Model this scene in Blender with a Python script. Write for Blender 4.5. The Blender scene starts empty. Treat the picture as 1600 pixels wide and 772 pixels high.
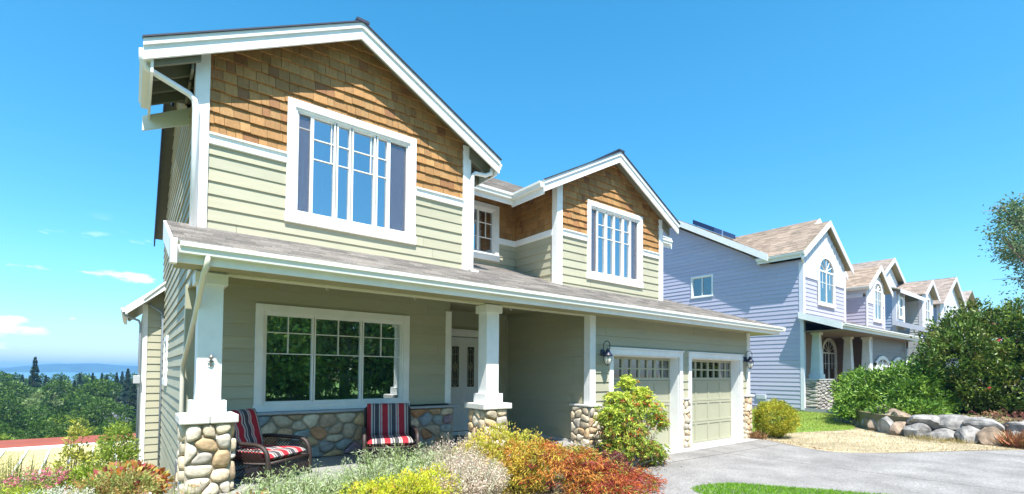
import bpy, math, random
import numpy as np
from mathutils import Vector, Matrix
S = bpy.context.scene
R = math.radians
random.seed(7)
RNG = np.random.default_rng(7)

# ------------------------------------------------------------------ camera
def make_camera():
    f, yaw, pit, rol, cy = 760.08, 0.663829, 0.0283454, 0.00828942, 560.39
    fh = Vector((math.sin(yaw), math.cos(yaw), 0)); r = Vector((math.cos(yaw), -math.sin(yaw), 0))
    fwd = fh*math.cos(pit) + Vector((0, 0, math.sin(pit)))
    dn = fh*math.sin(pit) - Vector((0, 0, math.cos(pit)))
    rx = r*math.cos(rol) - dn*math.sin(rol)
    dx = r*math.sin(rol) + dn*math.cos(rol)
    cd = bpy.data.cameras.new('camera'); c = bpy.data.objects.new('camera', cd)
    S.collection.objects.link(c)
    up = -dx; bk = -fwd
    c.matrix_world = Matrix(((rx.x, up.x, bk.x, 0), (rx.y, up.y, bk.y, 0), (rx.z, up.z, bk.z, 0), (0, 0, 0, 1)))
    cd.sensor_width = 36; cd.lens = f/1600*36
    cd.shift_x = 0; cd.shift_y = (cy-386)/1600
    cd.clip_start = .05; cd.clip_end = 30000
    S.camera = c
make_camera()

# ------------------------------------------------------------------ light
SUN_TO = Vector((-.40, -1, 2.0)).normalized()
EL = math.asin(SUN_TO.z); AZ = math.atan2(SUN_TO.x, SUN_TO.y)
w = bpy.data.worlds.new("World"); S.world = w; w.use_nodes = True
nt = w.node_tree; nt.nodes.clear()
out = nt.nodes.new('ShaderNodeOutputWorld'); bg = nt.nodes.new('ShaderNodeBackground')
sky = nt.nodes.new('ShaderNodeTexSky'); sky.sky_type = 'NISHITA'; sky.sun_disc = False
sky.sun_elevation = EL; sky.sun_rotation = AZ
sky.altitude = 0; sky.air_density = 1.0; sky.dust_density = .5; sky.ozone_density = 1.6
hsv = nt.nodes.new('ShaderNodeHueSaturation'); hsv.inputs['Hue'].default_value = .482
hsv.inputs['Saturation'].default_value = 1.38; hsv.inputs['Value'].default_value = 1.12
tc = nt.nodes.new('ShaderNodeTexCoord'); mp = nt.nodes.new('ShaderNodeMapping'); mp.inputs['Scale'].default_value = (5, 5, 17)
nz = nt.nodes.new('ShaderNodeTexNoise'); nz.inputs['Scale'].default_value = 1.7; nz.inputs['Detail'].default_value = 7; nz.inputs['Roughness'].default_value = .55
rp = nt.nodes.new('ShaderNodeValToRGB'); rp.color_ramp.elements[0].position = .60; rp.color_ramp.elements[1].position = .66
sx = nt.nodes.new('ShaderNodeSeparateXYZ')
band = nt.nodes.new('ShaderNodeValToRGB')      # clouds lie low over the water only
e = band.color_ramp.elements; e[0].position = .0; e[0].color = (.25, .25, .25, 1); e[1].position = .24; e[1].color = (0, 0, 0, 1)
m1 = band.color_ramp.elements.new(.10); m1.color = (.95, .95, .95, 1)
azr = nt.nodes.new('ShaderNodeMapRange'); azr.inputs[1].default_value = .60; azr.inputs[2].default_value = .25; azr.inputs[3].default_value = 0; azr.inputs[4].default_value = 1
mul = nt.nodes.new('ShaderNodeMath'); mul.operation = 'MULTIPLY'
mul2 = nt.nodes.new('ShaderNodeMath'); mul2.operation = 'MULTIPLY'
mix = nt.nodes.new('ShaderNodeMixRGB'); mix.inputs[2].default_value = (6.0, 6.4, 6.9, 1)
L = nt.links.new
L(tc.outputs['Generated'], mp.inputs[0]); L(mp.outputs[0], nz.inputs[0]); L(nz.outputs[0], rp.inputs[0])
L(tc.outputs['Generated'], sx.inputs[0]); L(sx.outputs[2], band.inputs[0]); L(sx.outputs[0], azr.inputs[0])
L(rp.outputs[0], mul.inputs[0]); L(band.outputs[0], mul.inputs[1]); L(mul.outputs[0], mul2.inputs[0]); L(azr.outputs[0], mul2.inputs[1])
hr = nt.nodes.new('ShaderNodeValToRGB'); he = hr.color_ramp.elements      # the air near the horizon is a deeper blue than the model's
he[0].position = 0; he[0].color = (.44, .56, .66, 1); he[1].position = .5; he[1].color = (1, 1, 1, 1); h1 = he.new(.18); h1.color = (.72, .86, .93, 1)
hm_ = nt.nodes.new('ShaderNodeMixRGB'); hm_.blend_type = 'MULTIPLY'; hm_.inputs[0].default_value = 1
L(sx.outputs[2], hr.inputs[0]); L(sky.outputs[0], hsv.inputs['Color']); L(hsv.outputs[0], hm_.inputs[1]); L(hr.outputs[0], hm_.inputs[2]); L(hm_.outputs[0], mix.inputs[1]); L(mul2.outputs[0], mix.inputs[0])
L(mix.outputs[0], bg.inputs[0]); bg.inputs[1].default_value = .125; L(bg.outputs[0], out.inputs[0])
sl = bpy.data.lights.new('sun', 'SUN'); sl.energy = 4.9; sl.angle = R(.53); sl.color = (1, .965, .90)
so = bpy.data.objects.new('sun', sl); S.collection.objects.link(so)
so.rotation_euler = SUN_TO.to_track_quat('Z', 'Y').to_euler(); so.location = (0, 0, 60)
S.view_settings.view_transform = 'Standard'; S.view_settings.look = 'None'; S.view_settings.gamma = 1
S.view_settings.use_curve_mapping = False; S.view_settings.exposure = 1.05
S.render.engine = 'CYCLES'

# ------------------------------------------------------------------ materials
MATS = {}
def _nodes(name):
    m = bpy.data.materials.new(name); m.use_nodes = True
    return m, m.node_tree, m.node_tree.nodes['Principled BSDF']
def mat(name, col, rough=.6, var=.12, scale=6, bump=0, bscale=40, attr=False, spec=.4, metal=0, stretch=(1, 1, 1), var2=0, scale2=.6):
    """colour with two scales of procedural wear; attr multiplies the per-face colour in"""
    if name in MATS: return MATS[name]
    m, t, b = _nodes(name); n = t.nodes; l = t.links.new
    b.inputs['Roughness'].default_value = rough; b.inputs['Metallic'].default_value = metal
    b.inputs['Specular IOR Level'].default_value = spec
    co = n.new('ShaderNodeTexCoord'); mpp = n.new('ShaderNodeMapping'); mpp.inputs['Scale'].default_value = stretch
    l(co.outputs['Object'], mpp.inputs[0])
    no = n.new('ShaderNodeTexNoise'); no.inputs['Scale'].default_value = scale; no.inputs['Detail'].default_value = 6; no.inputs['Roughness'].default_value = .6
    l(mpp.outputs[0], no.inputs[0])
    mr = n.new('ShaderNodeMapRange'); mr.inputs[1].default_value = .25; mr.inputs[2].default_value = .75
    mr.inputs[3].default_value = 1-var; mr.inputs[4].default_value = 1+var
    l(no.outputs[0], mr.inputs[0])
    fac = mr.outputs[0]
    if var2:
        n2 = n.new('ShaderNodeTexNoise'); n2.inputs['Scale'].default_value = scale2; n2.inputs['Detail'].default_value = 4
        l(co.outputs['Object'], n2.inputs[0])
        r2 = n.new('ShaderNodeMapRange'); r2.inputs[1].default_value = .3; r2.inputs[2].default_value = .7; r2.inputs[3].default_value = 1-var2; r2.inputs[4].default_value = 1+var2
        l(n2.outputs[0], r2.inputs[0]); mm = n.new('ShaderNodeMath'); mm.operation = 'MULTIPLY'; l(fac, mm.inputs[0]); l(r2.outputs[0], mm.inputs[1]); fac = mm.outputs[0]
    vm = n.new('ShaderNodeVectorMath'); vm.operation = 'SCALE'
    if attr:
        a = n.new('ShaderNodeAttribute'); a.attribute_name = 'col'; l(a.outputs['Color'], vm.inputs[0])
    else: vm.inputs[0].default_value = col
    l(fac, vm.inputs['Scale']); l(vm.outputs[0], b.inputs['Base Color'])
    if bump:
        nb = n.new('ShaderNodeTexNoise'); nb.inputs['Scale'].default_value = bscale; nb.inputs['Detail'].default_value = 5
        l(mpp.outputs[0], nb.inputs[0]); bp = n.new('ShaderNodeBump'); bp.inputs['Strength'].default_value = bump; bp.inputs['Distance'].default_value = .01
        l(nb.outputs[0], bp.inputs['Height']); l(bp.outputs[0], b.inputs['Normal'])
    MATS[name] = m; return m
def leafmat(name, trans=.35, rough=.45):
    if name in MATS: return MATS[name]
    m, t, b = _nodes(name); n = t.nodes; l = t.links.new
    a = n.new('ShaderNodeAttribute'); a.attribute_name = 'col'
    b.inputs['Roughness'].default_value = rough; b.inputs['Specular IOR Level'].default_value = .3
    l(a.outputs['Color'], b.inputs['Base Color'])
    tr = n.new('ShaderNodeBsdfTranslucent'); hs = n.new('ShaderNodeHueSaturation'); hs.inputs['Value'].default_value = 1.25; hs.inputs['Hue'].default_value = .49
    l(a.outputs['Color'], hs.inputs['Color']); l(hs.outputs[0], tr.inputs[0])
    mx = n.new('ShaderNodeMixShader'); mx.inputs[0].default_value = trans
    l(b.outputs[0], mx.inputs[1]); l(tr.outputs[0], mx.inputs[2]); l(mx.outputs[0], n['Material Output'].inputs['Surface'])
    MATS[name] = m; return m
def glassmat(name, refl=.35, tint=(.5, .55, .6)):
    if name in MATS: return MATS[name]
    m, t, b = _nodes(name); n = t.nodes; l = t.links.new
    n.remove(b)
    g = n.new('ShaderNodeBsdfGlossy'); g.inputs['Roughness'].default_value = .008; g.inputs['Color'].default_value = (.95, .97, 1, 1)
    tr = n.new('ShaderNodeBsdfTransparent'); tr.inputs[0].default_value = (*tint, 1)
    mx = n.new('ShaderNodeMixShader'); lw = n.new('ShaderNodeLayerWeight'); lw.inputs[0].default_value = .5
    mr = n.new('ShaderNodeMapRange'); mr.inputs[3].default_value = refl; mr.inputs[4].default_value = 1
    pw = n.new('ShaderNodeMath'); pw.operation = 'POWER'; pw.inputs[1].default_value = 3; l(lw.outputs['Facing'], pw.inputs[0])
    l(pw.outputs[0], mr.inputs[0]); l(mr.outputs[0], mx.inputs[0]); l(tr.outputs[0], mx.inputs[1]); l(g.outputs[0], mx.inputs[2])
    co = n.new('ShaderNodeTexCoord'); no = n.new('ShaderNodeTexNoise'); no.inputs['Scale'].default_value = 1.1; no.inputs['Detail'].default_value = 1
    l(co.outputs['Object'], no.inputs[0]); bp = n.new('ShaderNodeBump'); bp.inputs['Strength'].default_value = .25; bp.inputs['Distance'].default_value = .01
    l(no.outputs[0], bp.inputs['Height']); l(bp.outputs[0], g.inputs['Normal'])
    l(mx.outputs[0], n['Material Output'].inputs['Surface'])
    MATS[name] = m; return m
WHITE = mat('white_paint', (.78, .78, .765), .5, .06, 5, .15, 45, var2=.05, scale2=1.5)
GREEN = mat('sage_siding', (.37, .385, .26), .6, .05, 2.5, .25, 30, stretch=(1, 1, 9), var2=.05, attr=True)
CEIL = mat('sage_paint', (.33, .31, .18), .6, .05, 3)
SHINGLE = mat('cedar_shingle', (1, 1, 1), .75, .22, 9, .5, 30, attr=True, stretch=(5, 5, .8))
ROOF = mat('asphalt_shingle', (1, 1, 1), .95, .16, 60, .6, 90, attr=True, spec=.15)
NAVY = mat('drip_edge_and_shade', (.03, .035, .06), .6, .1)
STONE = mat('river_stone', (1, 1, 1), .85, .32, 14, 1.0, 22, attr=True, spec=.3, var2=.12, scale2=5)
MORTAR = mat('mortar', (.36, .32, .25), .95, .15, 30, .5, 80)
CAPST = mat('cast_stone', (.62, .60, .55), .8, .08, 10, .3, 60)
CONC = mat('concrete', (.27, .265, .25), .9, .1, 3, .3, 120, var2=.08)
GDOOR = mat('garage_door_paint', (.37, .365, .26), .5, .04, 3, .05, 50)
DARKM = mat('black_iron', (.015, .02, .05), .35, .1, spec=.5)
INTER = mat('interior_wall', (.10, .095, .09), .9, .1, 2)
CURT = mat('curtain', (.62, .60, .60), .9, .25, 2, stretch=(18, 18, .3))
BLIND = mat('blind', (.70, .74, .62), .8, .05, 2)
SCREEN = mat('insect_screen', (.12, .12, .14), .9, .1, 3)
GLASS = glassmat('window_glass', .42, (.35, .38, .42))
GLASSD = glassmat('window_glass_low', .46, (.8, .85, .8))
LAMPG = mat('lamp_glass', (.75, .72, .62), .3, .05, spec=.6)

# ------------------------------------------------------------------ objects
COL = S.collection
def tag(o, label, cat, group=None, kind=None):
    if label: o['label'] = label
    if cat: o['category'] = cat
    if group: o['group'] = group
    if kind: o['kind'] = kind
    return o
def thing(name, label, cat, loc=(0, 0, 0), group=None, kind=None):
    o = bpy.data.objects.new(name, None); o.empty_display_size = .2; COL.objects.link(o); o.location = loc
    return tag(o, label, cat, group, kind)
def wpos(o):
    v = Vector(o.location)
    if o.parent: v = v + wpos(o.parent)
    return v
def hook(o, parent):
    """children are meshed in world coordinates; the offset keeps them there"""
    if parent is not None:
        o.parent = parent
        base = parent
        while base.parent: base = base.parent
        if base is parent: o.location = -Vector(base.location)
    return o
class MB:
    def __init__(s): s.v = []; s.f = []; s.c = []; s.cur = None; s.marks = []; s.adds = []
    def mark(s): s.marks.append((len(s.v), len(s.f)))
    def add(s, vs, fs, c=None):
        s.adds.append((len(s.v), len(s.f)))
        n = len(s.v); s.v += [tuple(p) for p in vs]
        for f in fs: s.f.append(tuple(i+n for i in f)); s.c.append(c or s.cur or (.5, .5, .5))
    def box(s, a, b, c=None):
        x0, y0, z0 = [min(a[i], b[i]) for i in range(3)]; x1, y1, z1 = [max(a[i], b[i]) for i in range(3)]
        s.add([(x0, y0, z0), (x1, y0, z0), (x1, y1, z0), (x0, y1, z0), (x0, y0, z1), (x1, y0, z1), (x1, y1, z1), (x0, y1, z1)],
              [(0, 3, 2, 1), (4, 5, 6, 7), (0, 1, 5, 4), (1, 2, 6, 5), (2, 3, 7, 6), (3, 0, 4, 7)], c)
    def prism(s, poly, d, c=None):
        n = len(poly); d = Vector(d); P = [Vector(p) for p in poly]
        s.add(P+[p+d for p in P], [tuple(range(n))[::-1], tuple(range(n, 2*n))]+[(i, (i+1) % n, (i+1) % n+n, i+n) for i in range(n)], c)
    def tube(s, pts, r, n=8, c=None, cap=True):
        P = [Vector(p) for p in pts]; rs = r if isinstance(r, (list, tuple)) else [r]*len(P)
        rings = []; up = None
        for i, p in enumerate(P):
            t = (P[min(i+1, len(P)-1)]-P[max(i-1, 0)]).normalized()
            if up is None: up = t.orthogonal().normalized()
            up = (up - t*up.dot(t)).normalized(); q = t.cross(up)
            rings.append([p+(up*math.cos(a)+q*math.sin(a))*rs[i] for a in [2*math.pi*k/n for k in range(n)]])
        vs = [v for r_ in rings for v in r_]; fs = []
        for i in range(len(P)-1):
            for k in range(n): fs.append((i*n+k, i*n+(k+1) % n, (i+1)*n+(k+1) % n, (i+1)*n+k))
        if cap: fs += [tuple(range(n))[::-1], tuple(range((len(P)-1)*n, len(P)*n))]
        s.add(vs, fs, c)
    def lathe(s, c0, prof, n=16, c=None):
        vs = []; fs = []
        for r, z in prof:
            for k in range(n):
                a = 2*math.pi*k/n; vs.append((c0[0]+r*math.cos(a), c0[1]+r*math.sin(a), c0[2]+z))
        for i in range(len(prof)-1):
            for k in range(n): fs.append((i*n+k, i*n+(k+1) % n, (i+1)*n+(k+1) % n, (i+1)*n+k))
        fs += [tuple(range(n))[::-1], tuple(range((len(prof)-1)*n, len(prof)*n))]
        s.add(vs, fs, c)
    def split(s, name, m, parent=None, auto=True, **k):
        """one object per piece"""
        mk = sorted(set((s.adds if auto else s.marks))); out_ = []
        for i, (v0, f0) in enumerate(mk):
            v1, f1 = mk[i+1] if i+1 < len(mk) else (len(s.v), len(s.f))
            if f1 == f0: continue
            q = MB(); q.v = s.v[v0:v1]; q.f = [tuple(a-v0 for a in f) for f in s.f[f0:f1]]; q.c = s.c[f0:f1]
            out_.append(q.build(name, m, parent, **k))
        return out_
    def build(s, name, m, parent=None, smooth=False, bevel=0, recalc=True):
        me = bpy.data.meshes.new(name)
        if len(s.v) == 0: s.add([(0, 0, 0), (0, 0, .01), (0, .01, 0)], [(0, 1, 2)])
        me.from_pydata(s.v, [], s.f)
        a = me.attributes.new('col', 'FLOAT_COLOR', 'FACE')
        a.data.foreach_set('color', np.array([(*c[:3], 1) for c in s.c], 'f').ravel())
        me.materials.append(m)
        if smooth: me.polygons.foreach_set('use_smooth', [True]*len(me.polygons))
        me.update()
        if recalc:
            import bmesh
            bm = bmesh.new(); bm.from_mesh(me); bmesh.ops.recalc_face_normals(bm, faces=bm.faces[:]); bm.to_mesh(me); bm.free()
        o = bpy.data.objects.new(name, me); COL.objects.link(o); hook(o, parent)
        if bevel:
            b = o.modifiers.new('b', 'BEVEL'); b.width = bevel; b.segments = 2; b.limit_method = 'ANGLE'; b.angle_limit = R(40)
        return o
def boxo(name, a, b, m, parent=None, bevel=.006):
    mb = MB(); mb.box(a, b); return mb.build(name, m, parent, bevel=bevel)

# courses: lapped boards, shingles and roof tabs as real wedges on any plane ------------
def interval(poly, z):
    xs = []; n = len(poly)
    for i in range(n):
        (x0, z0), (x1, z1) = poly[i], poly[(i+1) % n]
        if abs(z1-z0) < 1e-9:
            if abs(z-z0) < 1e-6: xs += [x0, x1]
            continue
        t = (z-z0)/(z1-z0)
        if -1e-6 <= t <= 1+1e-6: xs.append(x0+t*(x1-x0))
    return (min(xs), max(xs)) if len(xs) > 1 else None
def rows(mb, O, U, V, N, poly, exp, holes=(), widths=None, lo=.016, hi=.002, jit=0, col=lambda r: (.5, .5, .5), gap=0, z0=None, seed=1):
    """poly convex in (s,t); each course split into pieces of random width, each a wedge of its own colour"""
    rg = random.Random(seed)
    O, U, V, N = Vector(O), Vector(U), Vector(V), Vector(N)
    zs = [p[1] for p in poly]; zmin = min(zs) if z0 is None else z0; zmax = max(zs)
    zmin_r = min(zs)
    ss = [p[0] for p in poly]; smin, smax = min(ss), max(ss)
    brk = sorted(set([round(z, 5) for z in zs]+[round(h[k], 5) for h in holes for k in (2, 3)]))
    k = 0; z = zmin
    while z < zmax-1e-4:
        za, zb = z, min(z+exp, zmax); z += exp; k += 1
        if zb <= zmin_r: continue
        pieces = []
        if widths:
            s = smin - rg.random()*widths[1]
            while s < smax:
                wd = rg.uniform(*widths); pieces.append((s, s+wd-gap, col(rg), rg.uniform(-jit, jit), rg.uniform(-.15, .25))); s += wd
        else: pieces = [(smin-1, smax+1, col(rg), 0, 0)]
        cuts = [max(za, zmin_r)]+[b for b in brk if za+1e-4 < b < zb-1e-4]+[zb]
        for a, b in zip(cuts[:-1], cuts[1:]):
            ia = interval(poly, a+1e-5); ib = interval(poly, b-1e-5)
            if not ia and not ib: continue
            ia = ia or ib; ib = ib or ia
            segs = [(ia[0], ia[1], ib[0], ib[1])]
            for h in holes:
                if h[2] < (a+b)/2 < h[3]:
                    ns = []
                    for g in segs:
                        l_ = (g[0], min(g[1], h[0]), g[2], min(g[3], h[0])); r_ = (max(g[0], h[1]), g[1], max(g[2], h[1]), g[3])
                        for q in (l_, r_):
                            if q[1]-q[0] > 1e-4 or q[3]-q[2] > 1e-4:
                                ns.append((q[0], max(q[1], q[0]), q[2], max(q[3], q[2])))
                    segs = ns
            for g in segs:
                for (pa, pb, c, jz, jo) in pieces:
                    a0, a1, b0, b1 = max(pa, g[0]), min(pb, g[1]), max(pa, g[2]), min(pb, g[3])
                    if a1 <= a0 and b1 <= b0: continue
                    if a1 < a0: a0 = a1 = min(max((a0+a1)/2, g[0]), g[1])
                    if b1 < b0: b0 = b1 = min(max((b0+b1)/2, g[2]), g[3])
                    first = abs(a-za) < 1e-6
                    aa = a+(jz if first and za > zmin_r+1e-6 else 0)
                    oa = lo+(hi-lo)*(a-za)/exp; ob = lo+(hi-lo)*(b-za)/exp
                    oa *= 1+jo; ob *= 1+jo
                    def P(s_, t_, o_): return O+U*s_+V*t_+N*o_
                    vs = [P(a0, aa, oa), P(a1, aa, oa), P(b1, b, ob), P(b0, b, ob), P(a0, aa, -.004), P(a1, aa, -.004), P(b1, b, -.004), P(b0, b, -.004)]
                    fs = [(0, 1, 2, 3)]
                    if first: fs.append((4, 5, 1, 0))
                    if widths or True: fs += [(4, 0, 3, 7), (1, 5, 6, 2)]
                    mb.add(vs, fs, c)
def jitc(base, d=.05, hue=0):
    def f(rg):
        k = 1+rg.uniform(-d, d); h = rg.uniform(-hue, hue)
        return (base[0]*k*(1+h), base[1]*k, base[2]*k*(1-h))
    return f
GREENC = (.385, .368, .262)
def siding(mb, O, U, N, poly, holes=(), exp=.183, c=GREENC, z0=None, seed=3):
    mb.mark(); rows(mb, O, U, (0, 0, 1), N, poly, exp, holes, (3.2, 4.9), .021, .002, 0, jitc(c, .04, .015), .004, z0, seed)
def cedar(rg):
    k = rg.uniform(.78, 1.14); p = rg.random()
    b = (.345, .178, .060) if p < .7 else (.37, .205, .075) if p < .92 else (.28, .125, .045)
    return tuple(x*k for x in b)
def shingles(mb, O, U, N, poly, holes=(), exp=.157, seed=5):
    mb.mark(); rows(mb, O, U, (0, 0, 1), N, poly, exp, holes, (.09, .22), .032, .004, .008, cedar, .005, None, seed)
def roofcol(base):
    def f(rg):
        k = rg.choice((.78, .9, 1.0, 1.08, 1.2))*rg.uniform(.94, 1.06); return tuple(x*k for x in base)
    return f
RB = (.43, .385, .345); RT = (.34, .265, .205)
def roof_plane(pts, base=RB, exp=.143, th=.05, under=True, seed=2):
    """pts: first two run along the eave; returns (shingle MB, deck MB)"""
    P = [Vector(p) for p in pts]; U = (P[1]-P[0]).normalized()
    n = Vector((0, 0, 0))
    for i in range(1, len(P)-1): n += (P[i]-P[0]).cross(P[i+1]-P[0])
    N = n.normalized()
    if N.z < 0: N = -N
    V = N.cross(U)
    if (sum(P, Vector())/len(P)-P[0]).dot(V) < 0: V = -V
    poly = [((p-P[0]).dot(U), (p-P[0]).dot(V)) for p in P]
    mb = MB(); rows(mb, P[0], U, V, N, poly, exp, (), (.22, .42), .02, .003, 0, roofcol(base), .003, None, seed)
    dk = MB(); dk.prism([p-N*.006 for p in P], -N*th)
    return mb, dk
def roofs(parent, planes, base=RB, exp=.143, deck=None, seed=2, name='roof'):
    R_, D = MB(), MB()
    for i, pl in enumerate(planes):
        a, b = roof_plane(pl, base, exp, seed=seed+i)
        n = len(R_.v); R_.v += a.v; R_.f += [tuple(k+n for k in f) for f in a.f]; R_.c += a.c
        n = len(D.v); D.v += b.v; D.f += [tuple(k+n for k in f) for f in b.f]; D.c += b.c
    r = R_.build(name, ROOF, parent, recalc=False)
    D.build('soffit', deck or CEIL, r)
    return r
class Fr:
    """wall frame: s along the wall, n outwards, z up"""
    def __init__(s, O, U, N): s.O, s.U, s.N = Vector(O), Vector(U), Vector(N)
    def p(s, a, n, z): return s.O+s.U*a+s.N*n+Vector((0, 0, z))
    def box(s, mb, a0, a1, n0, n1, z0, z1, c=None):
        mb.prism([s.p(a0, n0, z0), s.p(a1, n0, z0), s.p(a1, n1, z0), s.p(a0, n1, z0)], (0, 0, z1-z0), c)
FS = lambda y: Fr((0, y, 0), (1, 0, 0), (0, -1, 0))       # wall facing the street, s = world x
FW = lambda x: Fr((x, 0, 0), (0, 1, 0), (-1, 0, 0))       # wall facing left, s = world y
def window(parent, F, s0, s1, z0, z1, units, trim=.115, apron=.15, glass=None, depth=.03, room=.7, dress=(), tm=None, label=None, headcap=.02, arch=0):
    """units: (a,b,[vertical bars],[horizontal bars],kind) in world s; trim is the part, the rest its sub-parts"""
    glass = glass or GLASS; tm = tm or WHITE
    T = MB(); i0, i1, j0, j1 = s0+trim, s1-trim, z0+apron, z1-trim
    F.box(T, s0, i0, -.02, .045, j0, z1); F.box(T, i1, s1, -.02, .045, j0, z1)
    F.box(T, i0, i1, -.02, .045, j1, z1); F.box(T, s0-.012, s1+.012, -.02, .058, z0, j0)
    # inner reveal
    F.box(T, i0, i0+.03, -.09, .022, j0, j1); F.box(T, i1-.03, i1, -.09, .022, j0, j1)
    F.box(T, i0+.03, i1-.03, -.09, .022, j1-.03, j1); F.box(T, i0+.03, i1-.03, -.09, .026, j0, j0+.03)
    W = T.build('window', tm, parent, bevel=.004)
    if label: W['label'] = label
    fr = MB(); gr = MB(); hasg = False
    k0, k1, l0, l1 = i0+.03, i1-.03, j0+.03, j1-.03
    for (a, b, vb, hb, kind) in units:
        a, b = max(a, k0), min(b, k1); t = .024
        F.box(fr, a, a+t, -.07, .0, l0, l1); F.box(fr, b-t, b, -.07, .0, l0, l1)
        F.box(fr, a+t, b-t, -.07, .0, l0, l0+t); F.box(fr, a+t, b-t, -.07, .0, l1-t, l1)
        for q in vb: F.box(gr, q-.007, q+.007, -.045, -.028, vb_lo(hb, l0, l1), l1-t); hasg = True
        for q in hb: F.box(gr, a+t, b-t, -.047, -.026, q-.007, q+.007); hasg = True
        pm = MB(); F.box(pm, a+t, b-t, -.053, -.049, l0+t, l1-t)
        pm.build('pane', glass, W)
        if kind == 'screen':
            pm = MB(); F.box(pm, a+t, b-t, -.026, -.022, l0+t, l1-t); pm.build('insect_screen', SCREENM, W)
    fr.build('sash', WHITE, W, bevel=.002)
    if hasg: gr.split('grille', WHITE, W)
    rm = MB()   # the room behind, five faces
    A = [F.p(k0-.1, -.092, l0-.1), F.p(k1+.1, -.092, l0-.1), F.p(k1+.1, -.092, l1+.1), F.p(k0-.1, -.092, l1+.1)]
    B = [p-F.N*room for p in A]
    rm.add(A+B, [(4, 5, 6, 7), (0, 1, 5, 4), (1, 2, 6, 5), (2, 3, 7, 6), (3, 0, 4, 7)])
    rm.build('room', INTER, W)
    for d in dress:
        kind, a, b, c, e = d
        cm = MB()
        if kind == 'curtain':
            n = max(4, int((b-a)/.05)); pts = [(a+(b-a)*i/n, -.16+.025*math.sin(i*2.1)) for i in range(n+1)]
            for (p, q), (p2, q2) in zip(pts[:-1], pts[1:]):
                cm.add([F.p(p, q, c), F.p(p2, q2, c), F.p(p2, q2, e), F.p(p, q, e)], [(0, 1, 2, 3)])
            cm.build('curtain', CURT, W, smooth=True, recalc=False)
        else:
            z = c
            while z < e:
                cm.prism([F.p(a, -.12, z), F.p(b, -.12, z), F.p(b, -.145, z+.022), F.p(a, -.145, z+.022)], (0, 0, .003)); z += .028
            cm.build('blind', BLIND, W)
    return W
def vb_lo(hb, l0, l1): return min(hb) if hb else l0+.03
def mk_screen():
    m, t, b = _nodes('screen_mesh'); n = t.nodes; l = t.links.new
    b.inputs['Base Color'].default_value = (.13, .11, .14, 1); b.inputs['Roughness'].default_value = .9
    tr = n.new('ShaderNodeBsdfTransparent'); mx = n.new('ShaderNodeMixShader'); mx.inputs[0].default_value = .24
    l(tr.outputs[0], mx.inputs[1]); l(b.outputs[0], mx.inputs[2]); l(mx.outputs[0], n['Material Output'].inputs['Surface']); return m
SCREENM = mk_screen()

# stone cladding: Voronoi cells rounded into cobbles -----------------------------------
def chaikin(p, k=2):
    for _ in range(k):
        q = []
        for i in range(len(p)):
            a, b = p[i], p[(i+1) % len(p)]; q += [a*.75+b*.25, a*.25+b*.75]
        p = q
    return p
STC = [(.54, .43, .29), (.58, .48, .34), (.46, .38, .27), (.52, .37, .24), (.47, .42, .35), (.62, .54, .42), (.50, .35, .20)]
STC2 = STC[:4]+[(.30, .34, .33), (.27, .32, .34), (.50, .25, .12), (.27, .19, .21), (.37, .35, .31), (.46, .30, .17), (.52, .35, .18), (.33, .36, .33)]
def cobbles(mb, F, s0, s1, z0, z1, size=.17, cols=STC, h=.05, seed=1, aspect=1.25, flat=False):
    rg = np.random.default_rng(seed); W, H = s1-s0, z1-z0
    n = max(2, int(W*H/(size*size*aspect)*1.15)); pts = []
    tries = 0
    while len(pts) < n and tries < 4000:
        tries += 1
        p = np.array((rg.uniform(s0+.03, s1-.03), rg.uniform(z0+.03, z1-.03)))
        if all(np.hypot((p[0]-q[0])/aspect, p[1]-q[1]) > size*.72*rg.uniform(.75, 1.15) for q in pts): pts.append(p)
    pts = [np.array((p[0]/aspect, p[1])) for p in pts]
    for i, p in enumerate(pts):
        poly = [np.array(q, float) for q in ((s0/aspect, z0), (s1/aspect, z0), (s1/aspect, z1), (s0/aspect, z1))]
        for j, q in enumerate(pts):
            if j == i: continue
            m = (p+q)/2; d = q-p; new = []
            for a in range(len(poly)):
                A, B = poly[a], poly[(a+1) % len(poly)]; da, db = np.dot(A-m, d), np.dot(B-m, d)
                if da <= 0: new.append(A)
                if da*db < 0: new.append(A+(B-A)*da/(da-db))
            poly = new
            if len(poly) < 3: break
        if len(poly) < 3: continue
        poly = chaikin(poly, 2 if not flat else 1); c = sum(poly)/len(poly)
        rings = [(.96, 0), (.91, .5), (.80, .85), (.5, 1.0)]
        hh = h*rg.uniform(.7, 1.25); cc = np.array(cols[rg.integers(len(cols))])*rg.uniform(.85, 1.15)
        tx, tz = rg.uniform(-.25, .25, 2); vs = []; m = len(poly)
        for sc, f in rings:
            for q in poly:
                r = c+(q-c)*sc; vs.append(F.p(r[0]*aspect, hh*f*(1+tx*(r[0]-c[0])/size+tz*(r[1]-c[1])/size), r[1]))
        vs.append(F.p(c[0]*aspect, hh, c[1])); fs = []
        for k in range(len(rings)-1):
            for a in range(m): fs.append((k*m+a, k*m+(a+1) % m, (k+1)*m+(a+1) % m, (k+1)*m+a))
        k = (len(rings)-1)*m; fs += [(k+a, k+(a+1) % m, len(vs)-1) for a in range(m)]
        mb.add(vs, fs, tuple(cc))
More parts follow.
